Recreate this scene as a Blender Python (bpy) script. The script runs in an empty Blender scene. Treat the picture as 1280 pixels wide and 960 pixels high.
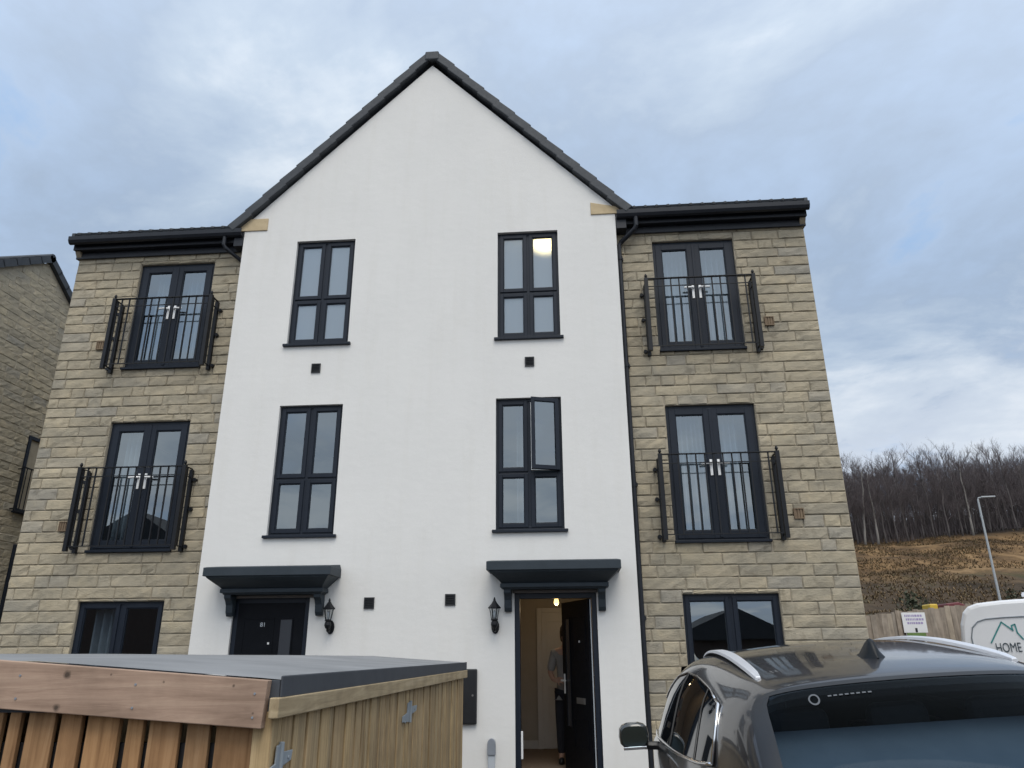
import bpy, bmesh, math, random
from mathutils import Vector, Matrix, noise
R = math.radians
scn = bpy.context.scene
COL = scn.collection
rng = random.Random(7)

# ------------------------------------------------------------------ helpers
def tag(o, label=None, cat=None, group=None, kind=None):
    if label: o['label'] = label
    if cat: o['category'] = cat
    if group: o['group'] = group
    if kind: o['kind'] = kind
    return o

def root(name, loc, label, cat, group=None):
    o = bpy.data.objects.new(name, None); COL.objects.link(o)
    o.location = loc; o.empty_display_size = .2
    bpy.context.view_layer.update()
    return tag(o, label, cat, group)

def copy_tree(o, parent=None):
    c = o.copy(); COL.objects.link(c)
    if parent: c.parent = parent
    for ch in [x for x in bpy.data.objects if x.parent == o]:
        copy_tree(ch, c)
    return c

class MB:
    """collects geometry for ONE mesh"""
    def __init__(s): s.v = []; s.f = []; s.m = []; s.t = []
    def add(s, vs, fs, m=0, t=0.0):
        k = len(s.v); s.v += [tuple(p) for p in vs]
        for f in fs: s.f.append([i+k for i in f]); s.m.append(m); s.t.append(t)
        return s
    def quad(s, a, b, c, d, m=0, t=0.0): return s.add([a, b, c, d], [(0, 1, 2, 3)], m, t)
    def box(s, x0, x1, y0, y1, z0, z1, m=0, t=0.0):
        vs = [(x0,y0,z0),(x1,y0,z0),(x1,y1,z0),(x0,y1,z0),(x0,y0,z1),(x1,y0,z1),(x1,y1,z1),(x0,y1,z1)]
        return s.add(vs, [(3,2,1,0),(4,5,6,7),(0,1,5,4),(1,2,6,5),(2,3,7,6),(3,0,4,7)], m, t)
    def obox(s, c, ax, ay, az, m=0, t=0.0):      # oriented box: centre and three half axes
        c, ax, ay, az = map(Vector, (c, ax, ay, az))
        vs = [c+i*ax+j*ay+k*az for k in (-1,1) for i, j in ((-1,-1),(1,-1),(1,1),(-1,1))]
        return s.add(vs, [(3,2,1,0),(4,5,6,7),(0,1,5,4),(1,2,6,5),(2,3,7,6),(3,0,4,7)], m, t)
    def prism(s, poly, fn, a, b, m=0, t=0.0):     # poly of 2-d points, fn(u,v,w) -> 3-d
        n = len(poly)
        vs = [fn(u, v, a) for u, v in poly]+[fn(u, v, b) for u, v in poly]
        fs = [tuple(range(n))[::-1], tuple(range(n, 2*n))]+[(i, (i+1) % n, n+(i+1) % n, n+i) for i in range(n)]
        return s.add(vs, fs, m, t)
    def tube(s, path, r, n=8, m=0, cap=True, t=0.0):
        path = [Vector(p) for p in path]; rs = r if isinstance(r, (list, tuple)) else [r]*len(path)
        vs = []; up = Vector((.13, .21, .97))
        for i, p in enumerate(path):
            d = (path[min(i+1, len(path)-1)]-path[max(i-1, 0)]).normalized()
            a = d.cross(up)
            if a.length < .1: a = d.cross(Vector((1, .1, 0)))
            a.normalize(); b = d.cross(a)
            vs += [p+rs[i]*(math.cos(2*math.pi*k/n)*a+math.sin(2*math.pi*k/n)*b) for k in range(n)]
        fs = [(i*n+k, i*n+(k+1) % n, (i+1)*n+(k+1) % n, (i+1)*n+k) for i in range(len(path)-1) for k in range(n)]
        if cap: fs += [tuple(range(n))[::-1], tuple(range((len(path)-1)*n, len(path)*n))]
        return s.add(vs, fs, m, t)
    def lathe(s, prof, c=(0, 0, 0), n=16, m=0, sx=1, sy=1):
        vs = [(c[0]+sx*r*math.cos(2*math.pi*k/n), c[1]+sy*r*math.sin(2*math.pi*k/n), c[2]+z) for r, z in prof for k in range(n)]
        fs = [(i*n+k, i*n+(k+1) % n, (i+1)*n+(k+1) % n, (i+1)*n+k) for i in range(len(prof)-1) for k in range(n)]
        fs += [tuple(range(n))[::-1], tuple(range((len(prof)-1)*n, len(prof)*n))]
        return s.add(vs, fs, m)
    def build(s, name, mats, parent=None, smooth=False, bevel=0, subsurf=0, solid=0, fix=True):
        me = bpy.data.meshes.new(name); me.from_pydata(s.v, [], s.f)
        if not isinstance(mats, (list, tuple)): mats = [mats]
        for m in mats: me.materials.append(m)
        me.polygons.foreach_set('material_index', s.m)
        at = me.attributes.new('tone', 'FLOAT', 'FACE'); at.data.foreach_set('value', s.t)
        if fix:
            bm = bmesh.new(); bm.from_mesh(me); bmesh.ops.recalc_face_normals(bm, faces=bm.faces); bm.to_mesh(me); bm.free()
        if smooth: me.polygons.foreach_set('use_smooth', [True]*len(me.polygons))
        o = bpy.data.objects.new(name, me); COL.objects.link(o)
        if bevel:
            b = o.modifiers.new('bevel', 'BEVEL'); b.width = bevel; b.segments = 2; b.limit_method = 'ANGLE'; b.angle_limit = R(40)
        if solid:
            b = o.modifiers.new('thick', 'SOLIDIFY'); b.thickness = solid; b.offset = 0
        if subsurf:
            b = o.modifiers.new('sub', 'SUBSURF'); b.levels = b.render_levels = subsurf
        if parent:
            o.parent = parent; o.matrix_parent_inverse = parent.matrix_world.inverted()
        me.update()
        return o

# ------------------------------------------------------------------ materials
def new_mat(name):
    m = bpy.data.materials.new(name); m.use_nodes = True
    nt = m.node_tree
    return m, nt, nt.nodes['Principled BSDF']
def N(nt, typ, **kw):
    n = nt.nodes.new(typ)
    for k, v in kw.items():
        if k in n.inputs.keys(): n.inputs[k].default_value = v
        else: setattr(n, k, v)
    return n
def ramp(nt, fac, stops):
    r = nt.nodes.new('ShaderNodeValToRGB'); el = r.color_ramp.elements
    while len(el) < len(stops): el.new(.5)
    for e, (p, c) in zip(el, stops): e.position = p; e.color = (*c, 1) if len(c) == 3 else c
    nt.links.new(fac, r.inputs[0]); return r.outputs[0]
def coords(nt, scale=(1, 1, 1), src='Object', rot=(0, 0, 0)):
    tc = N(nt, 'ShaderNodeTexCoord'); mp = N(nt, 'ShaderNodeMapping')
    mp.inputs['Scale'].default_value = scale; mp.inputs['Rotation'].default_value = rot
    nt.links.new(tc.outputs[src], mp.inputs[0]); return mp.outputs[0]
def noise_tex(nt, vec, scale, detail=4, rough=.55, dist=0):
    n = N(nt, 'ShaderNodeTexNoise'); n.inputs['Scale'].default_value = scale; n.inputs['Detail'].default_value = detail
    n.inputs['Roughness'].default_value = rough; n.inputs['Distortion'].default_value = dist
    nt.links.new(vec, n.inputs['Vector']); return n.outputs['Fac']
def mixc(nt, fac, a, b, mode='MIX'):
    n = nt.nodes.new('ShaderNodeMix'); n.data_type = 'RGBA'; n.blend_type = mode
    for sock, val in ((n.inputs[0], fac), (n.inputs[6], a), (n.inputs[7], b)):
        if hasattr(val, 'links'): nt.links.new(val, sock)
        else: sock.default_value = val if isinstance(val, (int, float)) else ((*val, 1) if len(val) == 3 else val)
    return n.outputs[2]
def bump(nt, bsdf, h, strength, dist):
    b = N(nt, 'ShaderNodeBump'); b.inputs['Strength'].default_value = strength; b.inputs['Distance'].default_value = dist
    nt.links.new(h, b.inputs['Height']); nt.links.new(b.outputs[0], bsdf.inputs['Normal'])

def simple(name, c1, c2=None, rough=.5, metal=0, scale=6, bscale=0, bstr=.2, bdist=.002, coat=0, spec=.5, stretch=(1, 1, 1), rvar=0):
    m, nt, b = new_mat(name)
    b.inputs['Roughness'].default_value = rough; b.inputs['Metallic'].default_value = metal
    b.inputs['Coat Weight'].default_value = coat; b.inputs['Coat Roughness'].default_value = .03
    b.inputs['Specular IOR Level'].default_value = spec
    v = coords(nt, stretch)
    c2 = c2 or tuple(x*.85 for x in c1)
    f = noise_tex(nt, v, scale, 5)
    nt.links.new(ramp(nt, f, [(.3, c1), (.7, c2)]), b.inputs['Base Color'])
    if rvar:
        mr = N(nt, 'ShaderNodeMapRange'); mr.inputs['To Min'].default_value = rough-rvar; mr.inputs['To Max'].default_value = rough+rvar
        nt.links.new(noise_tex(nt, v, scale*3, 4), mr.inputs[0]); nt.links.new(mr.outputs[0], b.inputs['Roughness'])
    if bscale: bump(nt, b, noise_tex(nt, v, bscale, 4), bstr, bdist)
    return m

M = {}
M['frame'] = simple('anthracite_upvc', (.0075, .012, .021), (.010, .015, .025), .42, bscale=260, bstr=.08, rvar=.06, spec=.27)
M['door'] = simple('black_composite_door', (.003, .004, .006), (.005, .006, .009), .5, bscale=120, bstr=.1, rvar=.08, spec=.12)
M['canopy'] = simple('dark_grey_grp', (.034, .045, .056), (.027, .037, .046), .6, spec=.3, bscale=90, bstr=.08, rvar=.1)
M['black'] = simple('black_plastic', (.010, .011, .013), (.014, .015, .017), .4, rvar=.1)
M['iron'] = simple('black_painted_iron', (.005, .006, .008), (.009, .010, .013), .45, bscale=60, bstr=.15, spec=.3)
M['gutter'] = simple('dark_upvc_gutter', (.014, .017, .023), (.011, .013, .019), .45, rvar=.1, spec=.35)
M['tile'] = simple('grey_concrete_tile', (.030, .036, .044), (.045, .051, .058), .65, scale=9, bscale=70, bstr=.3, rvar=.1)
M['kneeler'] = simple('cut_sandstone', (.46, .36, .22), (.54, .43, .27), .9, scale=12, bscale=90, bstr=.3)
M['corbel'] = simple('weathered_corbel_stone', (.26, .22, .16), (.32, .27, .20), .9, scale=12, bscale=90, bstr=.3)
M['airbrick'] = simple('brown_airbrick', (.16, .11, .07), (.22, .16, .10), .8)
M['steel'] = simple('satin_steel', (.82, .82, .81), (.76, .76, .75), .4, .15)
M['galv'] = simple('galvanised_steel', (.42, .44, .45), (.33, .35, .36), .6, .1, scale=40, rvar=.1)
M['hinge'] = simple('blue_grey_zinc_hinge', (.22, .25, .275), (.29, .32, .34), .65)
M['greyplastic'] = simple('grey_plastic', (.20, .22, .25), (.25, .27, .30), .5)
M['palegrey'] = simple('pale_grey_plastic', (.40, .44, .48), (.46, .49, .52), .5)
M['paint_wall'] = simple('interior_paint', (.42, .375, .31), (.46, .41, .345), .8)
M['paint_ceiling'] = simple('ceiling_paint', (.78, .78, .76), (.82, .82, .80), .85)
M['whitewood'] = simple('white_gloss_wood', (.6, .57, .52), (.64, .61, .56), .4)
M['carpet'] = simple('hall_floor', (.20, .15, .11), (.26, .20, .15), .8, scale=30)
M['curtain'] = simple('pale_curtain', (.46, .48, .50), (.54, .56, .57), .85, scale=14)
M['rubber'] = simple('tyre_rubber', (.012, .012, .013), (.02, .02, .02), .75)
M['chrome'] = simple('chrome', (.8, .8, .8), (.78, .78, .79), .12, 1)
M['alu'] = simple('brushed_aluminium_rail', (.80, .81, .84), (.74, .75, .78), .35, .45)
M['vanwhite'] = simple('van_white_paint', (.72, .73, .75), (.75, .76, .78), .3, coat=.6)
M['vanseam'] = simple('van_seam_grey', (.20, .23, .26), (.24, .27, .30), .5)
M['teal'] = simple('teal_vinyl', (.03, .22, .22), (.04, .25, .25), .45)
M['darkvinyl'] = simple('dark_grey_vinyl', (.035, .055, .07), (.04, .06, .075), .45)
M['skin'] = simple('skin', (.48, .30, .22), (.44, .27, .20), .55)
M['hair'] = simple('dark_hair', (.02, .014, .010), (.03, .02, .014), .6)
M['shirt'] = simple('pale_grey_top', (.27, .26, .25), (.32, .31, .29), .9, scale=20)
M['trousers'] = simple('dark_trousers', (.013, .014, .020), (.02, .021, .028), .9)
M['signwhite'] = simple('white_sign_board', (.74, .74, .74), (.78, .78, .78), .5)
M['purple'] = simple('purple_ink', (.34, .28, .48), (.38, .32, .52), .6)
M['green'] = simple('green_ink', (.12, .20, .05), (.16, .25, .07), .6)
M['redpaint'] = simple('dark_red_paint', (.12, .02, .025), (.16, .03, .035), .45)
M['yellow'] = simple('yellow_paint', (.62, .42, .04), (.55, .36, .03), .45)
M['taillight'] = simple('red_lens', (.30, .01, .012), (.34, .012, .014), .12, coat=1)
M['felt'] = simple('grey_roof_membrane', (.185, .19, .195), (.25, .255, .26), .85, spec=.25, scale=2.2, bscale=35, bstr=.2, rvar=.12)
M['feltedge'] = simple('dark_membrane_edge', (.040, .046, .056), (.055, .062, .073), .6, scale=8, bscale=50, bstr=.2)

def emis(name, col, s):
    m, nt, b = new_mat(name)
    b.inputs['Base Color'].default_value = (.8, .8, .8, 1)
    b.inputs['Emission Color'].default_value = (*col, 1); b.inputs['Emission Strength'].default_value = s
    return m
M['bulb'] = emis('lit_bulb', (1, .66, .20), 2.6)
M['shade_lit'] = emis('lit_lamp_shade', (1, .80, .40), 6)
M['shade'] = simple('pale_lamp_shade', (.68, .64, .60), (.74, .70, .66), .8)

def glass_mat(name, base_f, tint, rough=.004, frost=False):
    m = bpy.data.materials.new(name); m.use_nodes = True; nt = m.node_tree; nt.nodes.clear()
    out = N(nt, 'ShaderNodeOutputMaterial'); mx = N(nt, 'ShaderNodeMixShader')
    tr = N(nt, 'ShaderNodeBsdfTransparent'); tr.inputs[0].default_value = (*tint, 1)
    gl = N(nt, 'ShaderNodeBsdfGlossy'); gl.inputs[0].default_value = (.84, .94, 1, 1); gl.inputs['Roughness'].default_value = rough
    # Schlick reflectance that is the same from either side of the sheet
    ge = N(nt, 'ShaderNodeNewGeometry'); dt = N(nt, 'ShaderNodeVectorMath', operation='DOT_PRODUCT')
    nt.links.new(ge.outputs['Incoming'], dt.inputs[0]); nt.links.new(ge.outputs['True Normal'], dt.inputs[1])
    ab = N(nt, 'ShaderNodeMath', operation='ABSOLUTE'); nt.links.new(dt.outputs['Value'], ab.inputs[0])
    on = N(nt, 'ShaderNodeMath', operation='SUBTRACT'); on.inputs[0].default_value = 1; nt.links.new(ab.outputs[0], on.inputs[1])
    pw = N(nt, 'ShaderNodeMath', operation='POWER'); pw.inputs[1].default_value = 4 if base_f > .005 else 5; nt.links.new(on.outputs[0], pw.inputs[0])
    ad = N(nt, 'ShaderNodeMath', operation='MULTIPLY_ADD', use_clamp=True); ad.inputs[1].default_value = 1-base_f; ad.inputs[2].default_value = base_f
    nt.links.new(pw.outputs[0], ad.inputs[0]); nt.links.new(ad.outputs[0], mx.inputs[0])
    if frost:
        rf = N(nt, 'ShaderNodeBsdfTranslucent'); rf.inputs[0].default_value = (*tint, 1)
        df = N(nt, 'ShaderNodeBsdfDiffuse'); df.inputs[0].default_value = (.50, .60, .70, 1)
        rr = N(nt, 'ShaderNodeBsdfRefraction'); rr.inputs['Color'].default_value = (*tint, 1); rr.inputs['Roughness'].default_value = .72; rr.inputs['IOR'].default_value = 1.45
        m1 = N(nt, 'ShaderNodeMixShader'); m1.inputs[0].default_value = .42; nt.links.new(rr.outputs[0], m1.inputs[1]); nt.links.new(df.outputs[0], m1.inputs[2])
        tr = m1
    nt.links.new(tr.outputs[0], mx.inputs[1]); nt.links.new(gl.outputs[0], mx.inputs[2])
    # faint waviness of float glass
    b = N(nt, 'ShaderNodeBump'); b.inputs['Strength'].default_value = .06; b.inputs['Distance'].default_value = .01
    nt.links.new(noise_tex(nt, coords(nt), 1.6, 1), b.inputs['Height']); nt.links.new(b.outputs[0], gl.inputs['Normal'])
    nt.links.new(mx.outputs[0], out.inputs[0]); return m
M['glass'] = glass_mat('window_glass', .21, (.46, .53, .58))
M['frosted'] = glass_mat('frosted_window_glass', .10, (.80, .84, .86), .05, True)
M['lampglass'] = glass_mat('lantern_glass', .04, (.92, .93, .93))
def car_glass():
    m, nt, b = new_mat('tinted_car_glass')
    b.inputs['Base Color'].default_value = (.006, .009, .012, 1); b.inputs['Roughness'].default_value = .02
    b.inputs['Specular IOR Level'].default_value = .75
    return m
M['carglass'] = car_glass()
M['rearglass'] = glass_mat('tinted_rear_glass', .003, (.38, .46, .52))
M['cabin'] = simple('dark_cabin_fabric', (.014, .015, .017), (.02, .021, .024), .8)
M['shelf'] = simple('grey_luggage_cover', (.20, .225, .26), (.24, .265, .30), .8)
def car_paint():
    m, nt, b = new_mat('dark_grey_metallic_paint')
    b.inputs['Base Color'].default_value = (.022, .021, .024, 1); b.inputs['Metallic'].default_value = .3
    b.inputs['Roughness'].default_value = .36; b.inputs['Coat Weight'].default_value = 1; b.inputs['Coat Roughness'].default_value = .02
    v = coords(nt)
    d = noise_tex(nt, v, 3.5, 6, .6)
    nt.links.new(ramp(nt, d, [(.35, (.018, .0175, .020)), (.75, (.032, .030, .033))]), b.inputs['Base Color'])   # a thin film of road dust
    mr = N(nt, 'ShaderNodeMapRange'); mr.inputs['To Min'].default_value = .015; mr.inputs['To Max'].default_value = .10
    nt.links.new(noise_tex(nt, v, 9, 5), mr.inputs[0]); nt.links.new(mr.outputs[0], b.inputs['Coat Roughness'])
    return m
M['carpaint'] = car_paint()

def render_wall_mat():
    m, nt, b = new_mat('white_render'); b.inputs['Roughness'].default_value = .92; b.inputs['Specular IOR Level'].default_value = .25
    v = coords(nt, src='Object')
    f = noise_tex(nt, v, .7, 6, .6)
    c = ramp(nt, f, [(.3, (.705, .695, .668)), (.7, (.750, .738, .708))])
    v2 = coords(nt, (3.5, 3.5, .35))
    st = ramp(nt, noise_tex(nt, v2, 1.3, 5, .65), [(.5, (1, 1, 1)), (.8, (.958, .953, .94))])   # faint run marks
    c = mixc(nt, 1, c, st, 'MULTIPLY')
    nt.links.new(c, b.inputs['Base Color'])
    h1 = noise_tex(nt, v, 150, 3, .7); h2 = noise_tex(nt, coords(nt, (1, 1, 1.6)), 5, 4, .6)
    sm = N(nt, 'ShaderNodeMath', operation='MULTIPLY_ADD'); sm.inputs[1].default_value = 1.6; nt.links.new(h2, sm.inputs[0]); nt.links.new(h1, sm.inputs[2])
    bump(nt, b, sm.outputs[0], .5, .004); return m
M['render'] = render_wall_mat()

def stone_mat(name, dark=1.0):
    m, nt, b = new_mat(name); b.inputs['Roughness'].default_value = .93; b.inputs['Specular IOR Level'].default_value = .2
    at = N(nt, 'ShaderNodeAttribute', attribute_name='tone')
    k = dark
    c = ramp(nt, at.outputs['Fac'], [(0, (.345*k, .308*k, .240*k)), (.25, (.415*k, .360*k, .266*k)), (.5, (.375*k, .333*k, .255*k)), (.75, (.455*k, .395*k, .288*k)), (1, (.345*k, .318*k, .266*k))])
    v = coords(nt)
    n1 = noise_tex(nt, v, 7, 6, .65, .4)
    c = mixc(nt, 1, c, ramp(nt, n1, [(.28, (.68, .67, .65)), (.45, (.97, .97, .97)), (.6, (1.03, 1.02, 1)), (.75, (1.16, 1.12, 1.04))]), 'MULTIPLY')
    n3 = noise_tex(nt, coords(nt, (1, 1, 2.2)), 2.2, 5, .6)
    c = mixc(nt, 1, c, ramp(nt, n3, [(.35, (.82, .83, .84)), (.6, (1.03, 1.02, 1))]), 'MULTIPLY')
    nt.links.new(c, b.inputs['Base Color'])
    bump(nt, b, noise_tex(nt, coords(nt, (1, 1, 1.8)), 28, 7, .7), .9, .012); return m
M['stone'] = stone_mat('buff_walling_stone')
M['stone2'] = stone_mat('buff_walling_stone_neighbour', 1.1)
M['mortar'] = simple('sandy_mortar', (.20, .175, .13), (.25, .22, .165), .95, bscale=160, bstr=.4)
M['mortar_dark'] = simple('mortar_joint', (.33, .288, .218), (.40, .35, .268), .95)

def wood_mat(name, c1, c2, c3, grain=(30, 30, 1.6), knots=()):
    m, nt, b = new_mat(name); b.inputs['Roughness'].default_value = .75; b.inputs['Specular IOR Level'].default_value = .25
    at = N(nt, 'ShaderNodeAttribute', attribute_name='tone')
    tc = N(nt, 'ShaderNodeTexCoord')
    # each board gets its own slice of the grain
    ad = N(nt, 'ShaderNodeVectorMath', operation='MULTIPLY_ADD'); cmb = N(nt, 'ShaderNodeCombineXYZ')
    for i in range(3): nt.links.new(at.outputs['Fac'], cmb.inputs[i])
    ad.inputs[1].default_value = (7.3, 5.1, 3.7)
    nt.links.new(cmb.outputs[0], ad.inputs[0]); nt.links.new(tc.outputs['Object'], ad.inputs[2])
    mp = N(nt, 'ShaderNodeMapping'); mp.inputs['Scale'].default_value = grain; nt.links.new(ad.outputs[0], mp.inputs[0])
    g = noise_tex(nt, mp.outputs[0], 1.0, 6, .62, .8)
    c = ramp(nt, g, [(.25, c1), (.5, c2), (.78, c3)])
    hue = ramp(nt, at.outputs['Fac'], [(0, (.78, .74, .70)), (.35, (1.05, 1, .95)), (.7, (.92, .92, .92)), (1, (1.18, 1.12, 1.02))])
    c = mixc(nt, 1, c, hue, 'MULTIPLY')
    blot = noise_tex(nt, ad.outputs[0], 5, 4, .6)
    c = mixc(nt, 1, c, ramp(nt, blot, [(.3, (.78, .77, .76)), (.6, (1.04, 1.03, 1.02))]), 'MULTIPLY')
    for kp, kr in knots:
        ds = N(nt, 'ShaderNodeVectorMath', operation='DISTANCE'); ds.inputs[1].default_value = kp
        nt.links.new(tc.outputs['Object'], ds.inputs[0])
        wob = N(nt, 'ShaderNodeMath', operation='MULTIPLY_ADD'); wob.inputs[1].default_value = kr*.9; nt.links.new(noise_tex(nt, tc.outputs['Object'], 60, 3), wob.inputs[0]); nt.links.new(ds.outputs['Value'], wob.inputs[2])
        mr = N(nt, 'ShaderNodeMapRange'); mr.inputs['From Min'].default_value = kr*.9; mr.inputs['From Max'].default_value = kr*1.7
        nt.links.new(wob.outputs[0], mr.inputs[0])
        c = mixc(nt, mr.outputs[0], tuple(x*.32 for x in c1), c)
    nt.links.new(c, b.inputs['Base Color'])
    bump(nt, b, g, .45, .004); return m
M['beam'] = wood_mat('rough_sawn_fascia_board', (.25, .175, .13), (.36, .26, .20), (.46, .35, .27), (2.2, 20, 30),
                     [((.262, -7.035, 1.325), .014), ((.245, -7.035, 1.218), .013), ((.425, -7.035, 1.325), .005), ((.62, -7.035, 1.30), .005), ((.872, -7.035, 1.287), .006), ((.95, -7.035, 1.20), .005)])
M['board'] = wood_mat('orange_brown_cladding', (.20, .110, .052), (.34, .20, .10), (.45, .285, .155), (34, 34, 1.8))
M['sideboard'] = wood_mat('weathered_tan_cladding', (.21, .150, .082), (.40, .30, .172), (.55, .425, .262), (42, 42, 1.5))
M['trim'] = wood_mat('tan_batten', (.28, .215, .13), (.42, .335, .21), (.54, .44, .295), (30, 2, 30))
M['fencewood'] = wood_mat('grey_weathered_fence_boards', (.20, .175, .145), (.33, .29, .245), (.44, .395, .335), (9, 9, 1.2))

def bark(name, c1, c2):
    return simple(name, c1, c2, .9, scale=2.5, stretch=(1, 1, .3))
M['bark'] = bark('grey_brown_bark', (.062, .054, .052), (.094, .083, .080))
M['twig'] = bark('purple_brown_twigs', (.068, .055, .056), (.105, .088, .089))
M['birch'] = bark('pale_bark', (.22, .205, .185), (.14, .13, .12))
M['bush'] = simple('dark_shrub_leaves', (.030, .038, .020), (.055, .058, .030), .8, scale=3)

def ground_mat():
    m, nt, b = new_mat('hillside_earth_and_grass'); b.inputs['Roughness'].default_value = .95; b.inputs['Specular IOR Level'].default_value = .1
    tc = N(nt, 'ShaderNodeTexCoord')
    v = coords(nt, (1, .40, .6))
    n1 = noise_tex(nt, v, .30, 9, .72, .6)
    earth = ramp(nt, n1, [(.34, (.055, .038, .023)), (.45, (.115, .072, .038)), (.53, (.185, .115, .056)), (.60, (.265, .172, .088)), (.70, (.13, .085, .045))])
    n2 = noise_tex(nt, v, .16, 9, .72, .3)
    low = ramp(nt, n2, [(.38, (.038, .030, .021)), (.5, (.085, .062, .042)), (.58, (.068, .062, .034)), (.68, (.085, .085, .042))])
    sep = N(nt, 'ShaderNodeSeparateXYZ'); nt.links.new(tc.outputs['Object'], sep.inputs[0])
    a = N(nt, 'ShaderNodeMath', operation='MULTIPLY_ADD'); a.inputs[1].default_value = 4
    nt.links.new(n1, a.inputs[0]); nt.links.new(sep.outputs[2], a.inputs[2])
    mr = N(nt, 'ShaderNodeMapRange'); mr.inputs['From Min'].default_value = 8.2; mr.inputs['From Max'].default_value = 10.6
    nt.links.new(a.outputs[0], mr.inputs[0])
    m3 = N(nt, 'ShaderNodeMapRange'); m3.inputs['From Min'].default_value = 16.2; m3.inputs['From Max'].default_value = 17.6
    nt.links.new(a.outputs[0], m3.inputs[0])
    litter = ramp(nt, n2, [(.4, (.020, .016, .013)), (.65, (.045, .034, .026))])      # leaf litter under the wood
    nt.links.new(mixc(nt, m3.outputs[0], mixc(nt, mr.outputs[0], low, earth), litter), b.inputs['Base Color'])
    bump(nt, b, noise_tex(nt, v, 1.2, 8, .7), .8, .4); return m
M['ground'] = ground_mat()
M['brick'] = simple('dark_brick', (.09, .06, .05), (.12, .08, .065), .9)
M['asphalt'] = simple('asphalt', (.045, .045, .047), (.060, .060, .061), .9, scale=3, bscale=220, bstr=.6, bdist=.004)
M['roofred'] = simple('opposite_roof_tile', (.05, .05, .055), (.07, .07, .075), .8)

# ------------------------------------------------------------------ camera
CAM = Vector((2.04634, -9.71629, 1.38309))
cr = Vector((.99685804, .07901825, -.00549181)); cu = Vector((.0321453, -.34021381, .93979851)); cf = Vector((-.07239284, .93702224, .34168494))
cam = bpy.data.cameras.new('camera'); co = bpy.data.objects.new('camera', cam); COL.objects.link(co)
co.matrix_world = Matrix(((cr.x, cu.x, -cf.x, CAM.x), (cr.y, cu.y, -cf.y, CAM.y), (cr.z, cu.z, -cf.z, CAM.z), (0, 0, 0, 1)))
cam.sensor_width = 36; cam.lens = 36*930/1280; cam.clip_end = 3000; cam.clip_start = .05
scn.camera = co

# ------------------------------------------------------------------ terrain
def lerp_tab(s, tab):
    for (a, za), (b, zb) in zip(tab, tab[1:]):
        if s <= b:
            t = max(0, (s-a)/(b-a)); return za+(zb-za)*t
    return tab[-1][1]
HT = [(0, 0), (17, .2), (40, 2.0), (58, 4.4), (104, 14.6), (150, 22.3), (320, 27)]
def clampf(x, a, b): return max(a, min(b, x))
def near_h(x, y):
    return -.259+.0241*(clampf(y, -14, -.5)+6.75)+.066*(clampf(x, 1.6, 7)-3.44)
def ground_h(x, y):
    s = .2*(x-CAM.x)+.98*(y-CAM.y)
    h = near_h(x, y)+lerp_tab(s, HT)
    if y > 20: h += (noise.noise(Vector((x*.06, y*.09, 3)))*.9+noise.noise(Vector((x*.2, y*.25, 1)))*.35)*min(1, (y-20)/20)
    return h-.012
def axis(vals):
    out = []
    for a, b, st in vals:
        x = a
        while x < b-1e-6: out.append(x); x += st
    return out
gx = axis([(-400, -60, 40), (-60, -14, 6), (-14, 16, .75), (16, 90, 2), (90, 400, 31)])+[400]
gy = axis([(-400, -40, 40), (-40, -12, 4), (-12, 12, .75), (12, 130, 2), (130, 500, 37)])+[500]
mb = MB()
vs = [(x, y, ground_h(x, y)) for y in gy for x in gx]; nx = len(gx)
mb.add(vs, [(j*nx+i, j*nx+i+1, (j+1)*nx+i+1, (j+1)*nx+i) for j in range(len(gy)-1) for i in range(nx-1)])
tag(mb.build('ground', M['ground'], smooth=True), 'brown earth and grass hillside rising behind the houses', 'ground', kind='structure')
# tarmac drive and road in front, a real sheet above the ground
mb = MB(); ax = axis([(-20, 18, .75)])+[18]; ay = axis([(-24, -.75, .75)])+[-.25]; nx = len(ax)
vs = [(x, y, near_h(x, y)+(lerp_tab(.2*(x-CAM.x)+.98*(y-CAM.y), HT))-.004) for y in ay for x in ax]
mb.add(vs, [(j*nx+i, j*nx+i+1, (j+1)*nx+i+1, (j+1)*nx+i) for j in range(len(ay)-1) for i in range(nx-1)])
tag(mb.build('driveway', M['asphalt'], smooth=True), 'tarmac parking area in front of the house', 'driveway', kind='structure')

# ------------------------------------------------------------------ walls
def minus(rects, h):
    out = []
    a0, a1, b0, b1 = h
    for x0, x1, z0, z1 in rects:
        if a0 >= x1 or a1 <= x0 or b0 >= z1 or b1 <= z0: out.append((x0, x1, z0, z1)); continue
        if a0 > x0: out.append((x0, a0, z0, z1))
        if a1 < x1: out.append((a1, x1, z0, z1))
        m0, m1 = max(x0, a0), min(x1, a1)
        if b0 > z0: out.append((m0, m1, z0, b0))
        if b1 < z1: out.append((m0, m1, b1, z1))
    return out

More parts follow.
